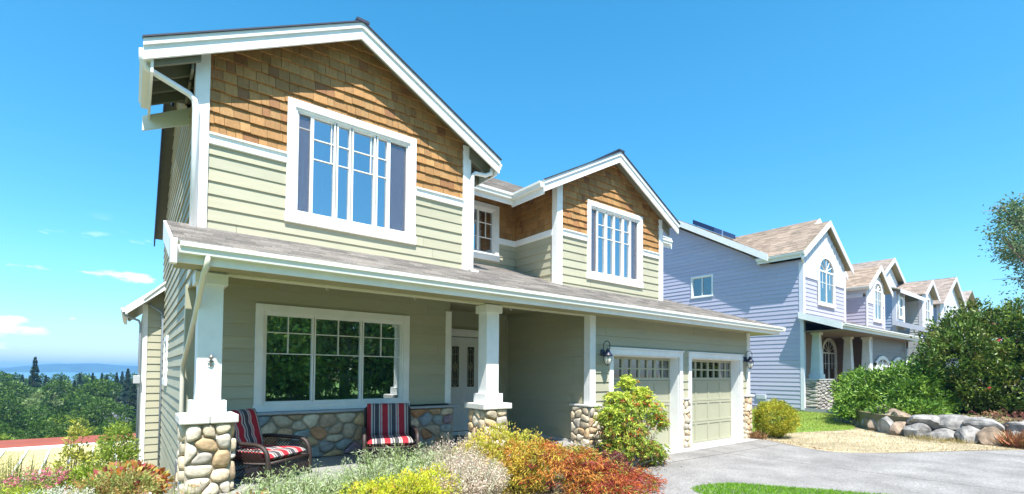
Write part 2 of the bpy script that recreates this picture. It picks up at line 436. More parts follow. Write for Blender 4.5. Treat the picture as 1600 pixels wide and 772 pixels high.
def stone_block(parent, name, x0, x1, y0, y1, z0, z1, cols=STC, size=.17, seed=1, faces='fl', h=.04, flat=False, aspect=1.2):
    b = MB(); b.box((x0, y0, z0), (x1, y1, z1)); core = b.build(name, MORTAR, parent)
    s = MB()
    if 'f' in faces: cobbles(s, FS(y0), x0, x1, z0, z1, size, cols, h, seed, aspect, flat)
    if 'l' in faces: cobbles(s, FW(x0), y0, y1, z0, z1, size, cols, h, seed+50, aspect, flat)
    if 'r' in faces: cobbles(s, Fr((x1, 0, 0), (0, 1, 0), (1, 0, 0)), y0, y1, z0, z1, size, cols, h, seed+90, aspect, flat)
    s.build('fieldstones', STONE, core, smooth=True)
    return core
def gutter_x(mb, x0, x1, y, z, sgn=-1, d=.12, h=.125):
    pr = [(0, 0), (0, -h), (.75, -h), (.82, -h*.55), (1, -h*.4), (1, 0), (.93, 0), (.93, -h*.1), (.07, -h*.1), (.07, 0)]
    mb.prism([(x0, y+sgn*d*a, z+b) for a, b in pr], (x1-x0, 0, 0))
def gutter_y(mb, y0, y1, x, z, sgn=-1, d=.12, h=.125):
    pr = [(0, 0), (0, -h), (.75, -h), (.82, -h*.55), (1, -h*.4), (1, 0), (.93, 0), (.93, -h*.1), (.07, -h*.1), (.07, 0)]
    mb.prism([(x+sgn*d*a, y0, z+b) for a, b in pr], (0, y1-y0, 0))
def rake(mb, xa, za, xb, zb, h, y, t=.035):
    """barge board between two points of a sloped edge facing the street"""
    mb.prism([(xa, y, za), (xb, y, zb), (xb, y, zb-h), (xa, y, za-h)], (0, t, 0))
def ribbed(mb, pts, w=.075, d=.055): mb.tube(pts, w*.55, 8)
# ================================================================== terrain and paving
G0 = -1.79
def ss(a, b, x):
    t = min(1, max(0, (x-a)/(b-a))); return t*t*(3-2*t)
def ground(x, y):
    z = G0
    z -= 1.75*ss(7.5, 16, y)*(1-ss(.2, 3.2, x))
    far = ss(13, 45, y)*8.6+ss(60, 180, y)*4.5
    z -= far*(1-ss(2, 9, x)*(1-ss(26, 50, y)))
    z += .42*ss(1.0, .2, (x-5)/12 if False else 1)*0
    return z
def bed(x, y): return 0
def make_ground():
    xs = list(np.concatenate([np.linspace(-900, -60, 15), np.linspace(-50, -8, 15), np.linspace(-7, 16, 47), np.linspace(17, 70, 28), np.linspace(80, 900, 15)]))
    ys = list(np.concatenate([np.linspace(-400, -20, 12), np.linspace(-18, 32, 101), np.linspace(34, 200, 42), np.linspace(210, 420, 8)]))
    v = [(x, y, ground(x, y)+(.02*math.sin(x*2.1)*math.cos(y*1.7) if x < 6 else 0)) for y in ys for x in xs]
    n = len(xs); f = [(j*n+i, j*n+i+1, (j+1)*n+i+1, (j+1)*n+i) for j in range(len(ys)-1) for i in range(n-1)]
    mb = MB(); mb.v = v; mb.f = f; mb.c = [(.5, .5, .5)]*len(f)
    m = mat('soil_ground', (.20, .165, .09), .95, .35, 1.3, .8, 30, var2=.25)
    o = mb.build('ground', m, None, smooth=True, recalc=False); o['kind'] = 'structure'
make_ground()
def sheet(name, pts, z, m, kind='structure', h=None):
    mb = MB()
    if h: mb.prism([(x, y, z) for x, y in pts], (0, 0, h))
    else: mb.add([(x, y, z) for x, y in pts], [tuple(range(len(pts)))])
    o = mb.build(name, m, None, recalc=False); o['kind'] = kind; return o
def catmull(p, k=5):
    o = []
    n = len(p)
    for i in range(n-1):
        a, b, c, d = [Vector((*p[max(0, min(n-1, j))], 0)) for j in (i-1, i, i+1, i+2)]
        for q in range(k):
            t = q/k; o.append(tuple((.5*((2*b)+(c-a)*t+(2*a-5*b+4*c-d)*t*t+(3*b-a-3*c+d)*t**3))[:2]))
    o.append(p[-1]); return o
# driveway: exposed aggregate concrete
def drive_mat():
    m, t, b = _nodes('aggregate_paving'); n = t.nodes; l = t.links.new
    co = n.new('ShaderNodeTexCoord')
    v = n.new('ShaderNodeTexVoronoi'); v.inputs['Scale'].default_value = 55; l(co.outputs['Object'], v.inputs[0])
    n1 = n.new('ShaderNodeTexNoise'); n1.inputs['Scale'].default_value = 1.3; n1.inputs['Detail'].default_value = 6; l(co.outputs['Object'], n1.inputs[0])
    n2 = n.new('ShaderNodeTexNoise'); n2.inputs['Scale'].default_value = 22; n2.inputs['Detail'].default_value = 6; n2.inputs['Roughness'].default_value = .8; l(co.outputs['Object'], n2.inputs[0])
    r = n.new('ShaderNodeValToRGB'); r.color_ramp.elements[0].color = (.175, .165, .155, 1); r.color_ramp.elements[1].color = (.285, .272, .258, 1)
    r.color_ramp.elements[0].position = .3; r.color_ramp.elements[1].position = .7; l(n1.outputs[0], r.inputs[0])
    mx = n.new('ShaderNodeMixRGB'); mx.blend_type = 'OVERLAY'; mx.inputs[0].default_value = .55; l(r.outputs[0], mx.inputs[1])
    mx2 = n.new('ShaderNodeMixRGB'); mx2.inputs[0].default_value = .35; l(v.outputs['Color'], mx2.inputs[1]); l(n2.outputs[0], mx2.inputs[2])
    bw = n.new('ShaderNodeRGBToBW'); l(mx2.outputs[0], bw.inputs[0]); l(bw.outputs[0], mx.inputs[2]); l(mx.outputs[0], b.inputs['Base Color'])
    b.inputs['Roughness'].default_value = .9
    bp = n.new('ShaderNodeBump'); bp.inputs['Strength'].default_value = .5; bp.inputs['Distance'].default_value = .008; l(v.outputs['Distance'], bp.inputs['Height']); l(bp.outputs[0], b.inputs['Normal'])
    return m
right = catmull([(13.75, 6.95), (13.6, 6.2), (13.25, 5.55), (12.85, 4.75), (12.9, 4.1), (13.7, 3.45), (14.9, 2.85), (17.2, 1.55), (21, -1.0), (30, -7)])
left = catmull([(3.0, -7), (3.6, 2.2), (5.2, 3.9), (6.1, 4.75), (6.78, 5.3), (7.35, 5.5), (8.1, 5.85), (8.6, 6.25), (8.8, 6.63), (7.5, 6.66)])
sheet('driveway', right+[(30, -7.01)]+left+[(7.5, 6.95)], G0+.02, drive_mat())
YL = mat('yard_grass', (.10, .20, .03), .95, .35, 4, .6, 50, var2=.2)
sheet('front_yard', [(-60, -6.9), (2.9, -6.9), (3.5, 1.5), (2.0, 3.5), (-3, 5), (-60, 5)], G0+.012, YL)
sheet('far_verge', [(-60, -60), (90, -60), (90, -13.6), (-60, -13.6)], G0+.012, YL)
apron = mat('apron_concrete', (.42, .41, .39), .9, .1, 5, .3, 150)
jm = mat('joint_dark', (.07, .065, .06), .95)  # near-black strips mark the paving joints
for i, (a, b) in enumerate([((7.9, 5.75), (13.25, 5.55)), ((10.5, 6.3), (10.9, -2)), ((15.6, 2.4), (14.6, -4))]):
    d = Vector((b[0]-a[0], b[1]-a[1])).normalized(); q = Vector((-d.y, d.x))*.006
    sheet('control_joint', [(a[0]-q.x, a[1]-q.y), (b[0]-q.x, b[1]-q.y), (b[0]+q.x, b[1]+q.y), (a[0]+q.x, a[1]+q.y)], G0+.0245, jm)
sheet('garage_apron', [(7.55, 6.3), (13.7, 6.3), (13.7, 6.95), (7.55, 6.95)], G0+.024, apron)
sheet('street', [(-60, -13.5), (90, -13.5), (90, -7), (-60, -7)], G0+.016, mat('asphalt', (.06, .06, .06), .9, .2, 40, .4, 90))

# ================================================================== main house
H = thing('house', 'sage green house with cedar shingled gables, stone pillared porch and two garage doors', 'house', (2.8, 8, G0))
XL, XR = .634, 4.97
RY = 7.77; SY = 8.38; VY = 7.91; REC = 9.425; GY = 6.70
zB0, zB1 = 3.10, 3.24
W1 = (1.752, 3.871, 2.225, 4.10); W2 = (8.387, 10.475, 2.225, 4.10); W3 = (1.495, 4.088, -.645, 1.039)
RW = (5.75, 6.918, 2.656, 4.0)
m1 = .53
# --- wall cladding
mb = MB()
siding(mb, (0, RY, 0), (1, 0, 0), (0, -1, 0), [(XL, 1.55), (XR, 1.55), (XR, zB0), (XL, zB0)], [W1], z0=1.50)
siding(mb, (0, VY, 0), (1, 0, 0), (0, -1, 0), [(7.443, 1.75), (11.316, 1.75), (11.316, zB0), (7.443, zB0)], [W2], z0=1.50, seed=4)
siding(mb, (0, REC, 0), (1, 0, 0), (0, -1, 0), [(XR, 2.3), (7.443, 2.3), (7.443, zB0), (XR, zB0)], [RW], z0=2.25, seed=5)
siding(mb, (7.443, 0, 0), (0, 1, 0), (-1, 0, 0), [(VY, 1.7), (REC, 1.7), (REC, zB0), (VY, zB0)], z0=1.50, seed=6)
mb.split('upper_siding', GREEN, H, auto=False, recalc=False)
mb = MB()
siding(mb, (0, SY, 0), (1, 0, 0), (0, -1, 0), [(XL, -.62), (XR, -.62), (XR, 1.42), (XL, 1.42)], [W3], z0=-.62, exp=.19, seed=7)
siding(mb, (0, 9.427, 0), (1, 0, 0), (0, -1, 0), [(XR, -1.42), (7.22, -1.42), (7.22, 1.42), (XR, 1.42)], [(5.5, 6.62, -1.42, .82)], z0=-1.42, exp=.19, seed=8)
siding(mb, (7.22, 0, 0), (0, 1, 0), (-1, 0, 0), [(GY, -1.37), (9.427, -1.37), (9.427, 1.42), (GY, 1.42)], z0=-1.37, exp=.19, seed=9)
D1 = (7.772, 10.419); D2 = (10.677, 13.319); DZ = .51
siding(mb, (0, GY, 0), (1, 0, 0), (0, -1, 0), [(7.22, -1.7), (13.67, -1.7), (13.67, 1.25), (7.22, 1.25)],
       [(D1[0]+.02, D1[1]-.02, -2, DZ-.02), (D2[0]+.02, D2[1]-.02, -2, DZ-.02)], z0=-1.70, exp=.19, seed=10)
# recess side wall under the big gable, seen past the door
siding(mb, (XR, 0, 0), (0, 1, 0), (1, 0, 0), [(SY, -1.42), (9.427, -1.42), (9.427, 1.42), (SY, 1.42)], z0=-1.35, exp=.19, seed=11)
siding(mb, (13.67, 0, 0), (0, 1, 0), (1, 0, 0), [(GY, -1.75), (16, -1.75), (16, 1.3), (GY, 1.3)], z0=-1.75, exp=.19, seed=12)
mb.split('lower_siding', GREEN, H, auto=False, recalc=False)
mb = MB()
# left side wall: profile follows the roofs
siding(mb, (XL, 0, 0), (0, 1, 0), (-1, 0, 0), [(RY, 1.15), (16.1, 1.15), (16.1, 3.45), (12.05, 5.75), (10.9, 5.1), (8.9, 3.95), (RY, 3.95)], z0=-3.6, exp=.183, seed=13)
siding(mb, (XL, 0, 0), (0, 1, 0), (-1, 0, 0), [(SY, -3.6), (16.1, -3.6), (16.1, 1.147), (SY, 1.147)], z0=-3.6, exp=.183, seed=14)
siding(mb, (XL, 0, 0), (0, 1, 0), (-1, 0, 0), [(6.62, 1.22), (RY, 1.22), (RY, 1.78), (6.62, 1.32)], z0=-3.6, exp=.183, seed=15)
# unseen right flank of the upper floor
siding(mb, (XR, 0, 0), (0, 1, 0), (1, 0, 0), [(RY, 1.6), (REC, 1.6), (REC, 3.95), (RY, 3.95)], seed=16)
siding(mb, (11.316, 0, 0), (0, 1, 0), (1, 0, 0), [(VY, 1.6), (REC, 1.6), (REC, 3.95), (VY, 3.95)], seed=17)
siding(mb, (0, REC, 0), (1, 0, 0), (0, -1, 0), [(11.316, 1.9), (12.55, 1.9), (12.55, 3.95), (11.316, 3.95)], seed=18)
siding(mb, (12.55, 0, 0), (0, 1, 0), (1, 0, 0), [(REC, 1.9), (16.1, 1.9), (16.1, 3.45), (12.05, 5.75), (REC, 4.3)], seed=19)
mb.split('side_siding', GREEN, H, auto=False, recalc=False)
bk = MB(); bk.box((XL+.01, 16.05, -3.6), (13.6, 16.12, 3.4)); bk.build('rear_wall', CEIL, H)
# --- cedar gables
mb = MB()
def wallz(x, xc, zc): return zc-m1*abs(x-xc)
shingles(mb, (0, RY, 0), (1, 0, 0), (0, -1, 0), [(XL, zB1), (XR, zB1), (XR, wallz(XR, 2.76, 5.47)), (2.76, 5.47), (XL, wallz(XL, 2.76, 5.47))], [W1])
shingles(mb, (0, VY, 0), (1, 0, 0), (0, -1, 0), [(7.443, zB1), (11.316, zB1), (11.316, wallz(11.316, 9.24, 5.30)), (9.24, 5.30), (7.443, wallz(7.443, 9.24, 5.30))], [W2], seed=8)
shingles(mb, (0, REC, 0), (1, 0, 0), (0, -1, 0), [(XR, zB1), (7.443, zB1), (7.443, 4.46), (XR, 4.46)], [RW], seed=9)
shingles(mb, (7.443, 0, 0), (0, 1, 0), (-1, 0, 0), [(VY, zB1), (REC, zB1), (REC, 4.34), (VY, 4.34)], seed=10)
mb.split('cedar_shingles', SHINGLE, H, auto=False, recalc=False)
bk = MB()
bk.box((XL+.02, RY+.012, 1.2), (1.70, RY+.02, 4.1)); bk.build('sheathing', CEIL, H)
# --- trim bands
mb = MB()
for x0, x1, y in ((XL+.12, W1[0], RY), (W1[1], XR-.12, RY), (7.443+.12, W2[0], VY), (W2[1], 11.316-.12, VY)):
    mb.mark(); mb.box((x0, y-.05, zB0), (x1, y+.01, zB1-.02)); mb.box((x0, y-.075, zB1-.02), (x1, y+.01, zB1+.008))
mb.mark(); mb.box((RW[1], REC-.05, zB0), (7.443-.05, REC+.01, zB1)); mb.mark(); mb.box((7.443-.05, VY+.10, zB0), (7.443+.01, REC, zB1))
mb.mark(); mb.box((XR+.002, REC-.05, zB0), (RW[0], REC+.01, zB1))
mb.split('trim_band', WHITE, H, auto=False, bevel=.004)
# --- corner boards, each face a little proud
def corner(name, x, y, z0, z1, sx, w=.125, m=WHITE):
    mb = MB(); o = .046
    mb.box((x-sx*o, y-o, z0), (x+sx*w, y+.01, z1)); mb.box((x-sx*o, y+.012, z0), (x+sx*.008, y+w, z1))
    return mb.build(name, m, H, bevel=.004)
corner('corner_board', XL, RY, 1.73, wallz(XL, 2.76, 5.46), 1)
corner('corner_board', XR, RY, 1.82, wallz(XR, 2.76, 5.46), -1)
corner('corner_board', 7.443, VY, 1.86, wallz(7.443, 9.24, 5.29), 1)
corner('corner_board', 11.316, VY, 1.86, wallz(11.316, 9.24, 5.29), -1)
corner('corner_board', 7.22, GY, -.64, 1.22, 1, .12)
corner('corner_board', 13.67, GY, -.64, 1.22, -1, .10)
corner('corner_board', XL, SY, -3.6, 1.22, 1, .10, GDOOR)['label'] = 'sage painted corner board'
mb = MB(); mb.box((XR-.10, SY-.03, -.62), (XR+.03, SY+.1, 1.2)); mb.build('corner_board', WHITE, H, bevel=.004)
mb = MB(); mb.box((7.17, 9.38, -1.35), (7.215, 9.425, 1.3)); mb.build('corner_board', GDOOR, H)
# --- upper windows
FR = FS(RY)
C0, C1 = 2.225+.15+.03, 4.10-.145
window(H, FR, *W1, [(1.90, 2.12, [], [3.72], 'screen'), (2.12, 2.48, [2.42], [3.60, 3.29], ''), (2.50, 2.725, [], [3.60, 3.29], ''),
    (2.745, 3.14, [3.07], [3.60, 3.29], ''), (3.16, 3.37, [], [3.60, 3.29], ''), (3.38, 3.74, [], [], 'screen')],
    dress=[('curtain', 1.95, 2.35, C0, C1), ('curtain', 3.25, 3.68, C0, C1)])
window(H, FS(VY), *W2, [(8.53, 8.77, [], [], 'screen'), (8.77, 9.08, [], [3.606, 3.303], ''), (9.10, 9.39, [], [3.606, 3.303], ''), (9.39, 9.72, [], [3.606, 3.303], ''),
    (9.74, 10.02, [], [3.606, 3.303], ''), (10.02, 10.33, [], [], 'screen')], dress=[('curtain', 8.6, 9.0, C0, C1), ('curtain', 9.9, 10.25, C0, C1)])
window(H, FS(REC), *RW, [(5.89, 6.33, [6.11], [3.55, 3.2], ''), (6.33, 6.80, [6.57], [3.55, 3.2], '')], dress=[('curtain', 6.3, 6.45, 2.9, 3.85)])
window(H, FS(SY), *W3, [(1.63, 2.375, [1.985], [.605, .267], ''), (2.385, 3.195, [2.79], [.605, .267], ''), (3.205, 3.96, [3.56], [.605, .267], '')],
       apron=.10, trim=.115, glass=GLASSD, dress=[('blind', 1.68, 2.33, .28, .87), ('blind', 2.43, 3.15, .28, .87), ('blind', 3.25, 3.90, .28, .87)], room=1.5)
# side wall window, narrow
window(H, FW(XL), 13.0, 14.1, -.35, .75, [(13.1, 14.0, [], [], '')], room=.6)
# --- roofs
sl = .53
def gable(xc, hw, zr, y0, ye, yr, hs=m1):
    ze = zr-hs*hw
    return [[(xc-hw, y0, ze), (xc-hw, ye, ze), (xc, yr, zr), (xc, y0, zr)], [(xc+hw, ye, ze), (xc+hw, y0, ze), (xc, y0, zr), (xc, yr, zr)]]
ME = 4.12; MS = .56; MR = (12.0, 5.94)
g1 = gable(2.76, 2.72, 5.52, 7.50, 8.95, 11.3); g2 = gable(9.24, 2.44, 5.37, 7.64, 8.85, 11.1)
main = [[(.43, 8.755, ME), (12.9, 8.755, ME), (12.9, 12, 5.94), (.43, 12, 5.94)], [(12.9, 16.3, 3.58), (.43, 16.3, 3.58), (.43, 12, 5.94), (12.9, 12, 5.94)]]
roofs(H, g1+g2+main, RB, .145, deck=mat('sheathing_shade_tone', (.17, .165, .12), .8, .1, 4))  # deck underside toned down, overhang shade put into its colour
pz = lambda y: 1.345+.36*(y-6.15)
porch = [[(.30, 6.15, pz(6.15)), (XR, 6.15, pz(6.15)), (XR, 7.80, pz(7.80)), (.30, 7.80, pz(7.80))],
         [(XR, 6.15, pz(6.15)), (14.45, 6.15, pz(6.15)), (11.17, 9.43, pz(9.43)), (XR, 9.43, pz(9.43))],
         [(14.45, 6.15, pz(6.15)), (14.45, 16, pz(6.15)), (11.17, 16, pz(9.43)), (11.17, 9.43, pz(9.43))]]
roofs(H, porch, RB, .125, seed=31, name='porch_roof')
# --- barge boards
mb = MB()
for xc, hw, zr, y in ((2.76, 2.72, 5.52, 7.50), (9.24, 2.44, 5.37, 7.64)):
    for s in (-1, 1):
        xa, xb, ze = xc, xc+s*(hw+.02), zr-m1*(hw+.02)
        rake(mb, xa, zr+.005, xb, ze+.005, .245, y-.035, .034)
        rake(mb, xa, zr+.012, xb, ze+.012, .085, y-.062, .026)
mb.split('barge_board', WHITE, H)
mb = MB()
for xc, hw, zr, y in ((2.76, 2.72, 5.52, 7.50), (9.24, 2.44, 5.37, 7.64)):
    for s in (-1, 1):
        xb = xc+s*(hw+.03); ze = zr-m1*(hw+.03)
        mb.prism([(xc, y-.085, zr+.035), (xb, y-.085, ze+.035), (xb, y-.085, ze+.014), (xc, y-.085, zr+.014)], (0, .06, 0))
    mb.box((xc-.10, y-.09, zr+.0), (xc+.10, y+3.4, zr+.045))
mb.split('ridge_cap', NAVY, H)
# --- eaves of the gables: box ends, fascia, gutters and open rafter bays
fa = MB(); gt = MB()
for x, s, y0, y1, z in ((.10, 1, 7.47, 8.97, 3.98), (5.48, -1, 7.47, 8.75, 4.06), (6.80, 1, 7.61, 8.755, 4.06)):
    fa.box((x, y0+.04, z-.26), (x+s*.03, y1, z-.03 if x > 1 else 4.05)); gutter_y(gt, y0+.04, y1-(.02 if x < 1 else 0), x, z-.005, -s, .11, .12)
fa.prism([(.04, 8.97, 3.75), (XL+.02, 8.97, 4.09), (XL+.02, 8.97, 3.82), (.04, 8.97, 3.53)], (0, .03, 0)); 
fa.box((5.48, 8.70, ME-.29), (6.80, 8.73, ME-.05)); gutter_x(gt, 5.4, 6.69, 8.70, ME-.065, -1, .11, .12)
fa.box((11.7, 8.70, ME-.27), (12.93, 8.73, ME-.05)); gutter_x(gt, 11.7, 12.9, 8.70, ME-.065, -1, .11, .12)
fa.prism([(12.93, 8.66, ME-.30), (12.93, 12, 5.70), (12.93, 12, 5.94), (12.93, 8.66, ME+.02)], (.03, 0, 0))
# rear rake seen from the left, navy for its drip edge and painted-in shade
rk = MB(); rk.prism([(.40, 9.2, ME+.0), (.40, 12, 5.70), (.40, 16.34, 3.34), (.40, 16.34, 3.58), (.40, 12, 5.955), (.40, 9.2, ME+.27)], (.03, 0, 0)); rk.build('rear_rake_board', NAVY, H)
# porch
fa.box((.32, 6.16, 1.13), (14.42, 6.19, 1.325)); gutter_x(gt, .37, 14.42, 6.16, 1.335, -1, .11, .115)
fa.prism([(.285, 6.10, 1.13), (.285, 7.80, 1.70), (.285, 7.80, 1.955), (.285, 6.10, 1.36)], (.03, 0, 0))
fa.box((.285, 6.05, 1.10), (.345, 6.155, 1.36)); fa.box((14.42, 6.16, 1.13), (14.45, 15.9, 1.325)); gutter_y(gt, 6.05, 15.9, 14.45, 1.335, 1, .11, .115)
fa.split('fascia', WHITE, H, bevel=.003)
gt.split('gutter', mat('gutter_cream', (.74, .75, .70), .4, .03, 3), H)
# soffits
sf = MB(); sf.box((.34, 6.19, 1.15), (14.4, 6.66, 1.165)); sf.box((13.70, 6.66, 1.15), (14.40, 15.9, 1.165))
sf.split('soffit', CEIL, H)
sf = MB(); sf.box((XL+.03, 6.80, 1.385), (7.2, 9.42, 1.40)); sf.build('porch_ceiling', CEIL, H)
# rafter blocks with vent slots under the left eave
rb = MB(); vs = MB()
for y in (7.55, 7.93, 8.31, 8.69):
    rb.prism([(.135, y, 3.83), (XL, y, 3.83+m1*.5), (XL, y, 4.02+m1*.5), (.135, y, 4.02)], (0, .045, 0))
for y in (7.62, 8.0, 8.38):
    rb.box((XL-.10, y, 3.98), (XL-.07, y+.28, 4.28))
    for k in range(4): vs.box((XL-.104, y+.05+k*.055, 4.03), (XL-.1005, y+.075+k*.055, 4.15))
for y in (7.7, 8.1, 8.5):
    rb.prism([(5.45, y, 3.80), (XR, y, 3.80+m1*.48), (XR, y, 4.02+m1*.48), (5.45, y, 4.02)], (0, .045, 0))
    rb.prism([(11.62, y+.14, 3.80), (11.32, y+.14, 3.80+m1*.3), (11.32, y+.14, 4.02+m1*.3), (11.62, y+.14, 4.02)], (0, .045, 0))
EAVE = mat('eave_shade_tone', (.17, .165, .12), .7, .1, 4)  # rafter colour darkened to carry the shade under the eaves
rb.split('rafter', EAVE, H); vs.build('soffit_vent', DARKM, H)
# --- porch beam
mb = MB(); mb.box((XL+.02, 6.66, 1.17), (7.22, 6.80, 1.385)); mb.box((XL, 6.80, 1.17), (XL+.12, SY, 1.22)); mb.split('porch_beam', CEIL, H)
mb = MB(); mb.box((XL, 6.645, 1.135), (7.19, 6.80, 1.168)); mb.build('beam_trim', mat('cream_trim', (.66, .65, .50), .5, .04), H)
ho = MB()
for x in (2.05, 3.35, 5.2): ho.tube([(x, 6.7, 1.14), (x, 6.7, 1.10), (x+.015, 6.7, 1.085), (x+.03, 6.7, 1.10)], .004, 6)
ho.split('plant_hook', WHITE, H)
# --- columns
def column(cx, sd):
    cy = 6.745
    c = MB(); c.box((cx-.126, cy-.125, -.50), (cx+.126, cy+.125, 1.15)); sh = c.build('column', WHITE, H, bevel=.006)
    c = MB(); c.box((cx-.178, cy-.178, -.513), (cx+.178, cy+.178, -.355)); c.build('plinth', WHITE, sh, bevel=.005)
    c = MB(); c.box((cx-.165, cy-.165, .995), (cx+.165, cy+.165, 1.128)); c.build('capital', WHITE, sh, bevel=.005)
    c = MB(); c.box((cx-.29, cy-.295, -.61), (cx+.003, cy+.295, -.514)); c.box((cx+.006, cy-.295, -.61), (cx+.29, cy+.295, -.514)); c.build('stone_cap', CAPST, sh, bevel=.012)
    st = stone_block(H, 'pillar_base', cx-.225, cx+.225, cy-.225, cy+.225, -1.85 if sd == 1 else -1.6, -.61, STC, .165, sd, 'flr', .05)
    return sh
column(.715, 1); column(4.77, 2)
# iron ornament on the left column
mb = MB()
mb.tube([(.725, 6.612, .04), (.725, 6.60, .17)], .008); mb.tube([(.69, 6.605, .10), (.76, 6.605, .10)], .006)
mb.lathe((.725, 6.585, .12), [(.004, 0), (.022, .01), (.024, .03), (.01, .055), (.004, .06)], 10); mb.tube([(.70, 6.61, .05), (.725, 6.59, .07), (.75, 6.61, .05)], .005)
mb.build('column_ornament', mat('pewter', (.25, .24, .22), .5, .2, 30, metal=.6), H)
# --- porch slab, foundation, wainscot
mb = MB(); mb.box((XL-.05, 6.40, -1.9), (7.2, 9.42, -1.42)); mb.build('porch_slab', CONC, H, bevel=.01)
mb = MB(); mb.box((7.16, 6.74, -1.8), (7.25, 9.41, -1.373)); mb.build('foundation', mat('foundation', (.55, .54, .51), .9, .08, 5, .2), H)
stone_block(H, 'stone_wainscot', 1.12, XR+.03, SY-.10, SY-.02, -1.42, -.69, STC2, .20, 21, 'f', .05, aspect=1.35)
st = stone_block(H, 'stone_wainscot', XL+.0, 1.12, SY-.10, SY-.02, -1.42, -.69, STC2, .20, 22, 'f', .05)
mb = MB(); mb.box((XR+.03, SY-.1, -1.42), (XR+.05, SY+.06, -.69)); mb.build('wainscot_end', MORTAR, H)
mb = MB(); mb.box((XL-.02, SY-.19, -.688), (XR+.09, SY-.017, -.648)); mb.build('stone_ledge', mat('slate_ledge', (.34, .37, .40), .6, .12, 6, .2), H, bevel=.006)
stone_block(H, 'stone_pier', 7.13, 7.50, 6.63, 7.12, -1.78, -.67, STC, .15, 31, 'fl', .045)
stone_block(H, 'stone_pier', 10.43, 10.666, 6.63, 6.72, -1.78, -.62, STC, .15, 32, 'fl', .045)
stone_block(H, 'stone_pier', 13.33, 13.70, 6.62, 6.80, -1.78, -.62, STC, .15, 33, 'flr', .045)
mb = MB(); mb.box((7.09, 6.57, -.668), (7.53, 7.15, -.628)); mb.box((10.42, 6.58, -.618), (10.675, 6.70, -.575)); mb.box((13.32, 6.56, -.618), (13.78, 6.83, -.57))
mb.split('pier_cap', CAPST, H, bevel=.008)
# --- entry door
F = FS(9.427)
mb = MB()
F.box(mb, 5.45, 6.67, 0, .06, -1.42, -1.345); F.box(mb, 5.45, 5.56, 0, .05, -1.34, .80); F.box(mb, 6.56, 6.67, 0, .05, -1.34, .80); F.box(mb, 5.45, 6.67, 0, .055, .803, .93)
F.box(mb, 5.43, 6.69, 0, .08, .933, .965)
fr_ = mb.build('door_frame', WHITE, H, bevel=.004)
mb = MB(); F.box(mb, 5.57, 6.55, -.07, -.025, -1.335, .79)
for a, b in ((5.66, 5.86), (5.97, 6.19)): pass
def panelrect(mb, a, b, c, d, n=-.025):
    F.box(mb, a, b, n, n+.010, c, c+.018); F.box(mb, a, b, n, n+.010, d-.018, d); F.box(mb, a, a+.018, n, n+.009, c+.018, d-.018); F.box(mb, b-.018, b, n, n+.009, c+.018, d-.018)
    F.box(mb, a+.05, b-.05, n, n+.006, c+.05, d-.05)
panelrect(mb, 5.65, 5.97, -1.22, -.86); panelrect(mb, 6.10, 6.44, -1.22, -.86); panelrect(mb, 5.65, 5.97, -.80, -.46); panelrect(mb, 6.10, 6.44, -.80, -.46)
dr = mb.build('front_door', mat('door_white', (.72, .73, .74), .4, .03), H, bevel=.002)
dr['label'] = 'white panelled front door with two leaded glass lights'
lead = mat('leaded_came', (.62, .55, .36), .35, .1, metal=.5)
for a, b in ((5.665, 5.855), (6.08, 6.27)):
    g = MB(); F.box(g, a, b, -.024, -.019, -.34, .58); g.build('door_glass', glassmat('door_glass_dark', .12, (.03, .03, .03)), dr)
    t = MB(); F.box(t, a-.02, a, -.024, -.008, -.36, .60); F.box(t, b, b+.02, -.024, -.008, -.36, .60); F.box(t, a, b, -.024, -.008, .58, .60); F.box(t, a, b, -.024, -.008, -.36, -.34); t.build('glass_stop', WHITE, dr)
    c = MB(); mx_ = (a+b)/2; r = .065
    P = lambda s_, z_: F.p(s_, -.015, z_)
    for s_ in (-1, 1):
        c.tube([P(mx_+s_*r, -.24)]+[P(mx_+s_*r, .46)]+[P(mx_+s_*r*math.cos(k*.26), .46+.07*math.sin(k*.26)) for k in range(1, 7)], .0035, 5)
        c.tube([P(mx_+s_*r*math.cos(k*.26), -.24-.07*math.sin(k*.26)) for k in range(7)], .0035, 5)
        c.tube([P(mx_, .23), P(mx_+s_*.05, .12), P(mx_, .01)], .0035, 5)
        c.tube([P(mx_+s_*.075, .17), P(mx_, .12), P(mx_+s_*.075, .07)], .003, 5)
        c.tube([P(mx_, .12)]+[P(mx_+s_*.03*math.sin(k*.5), .12+.035*math.cos(k*.5)) for k in range(7)], .003, 5)
    c.tube([P(mx_, -.33), P(mx_, .57)], .003, 5)
    for z_ in (.40, -.16): c.tube([P(a, z_), P(b, z_)], .003, 5)
    c.build('leaded_pattern', lead, dr)
mb = MB()
for z_ in (.66, -.2, -1.1): F.box(mb, 5.555, 5.59, -.02, .004, z_, z_+.09)
mb.split('hinge', DARKM, dr)
mb = MB(); mb.lathe((6.47, 9.39, -.42), [(.01, -.03), (.028, -.015), (.03, .01), (.012, .03)], 12); mb.build('door_knob', mat('brass', (.6, .42, .15), .25, .05, metal=.9), dr)
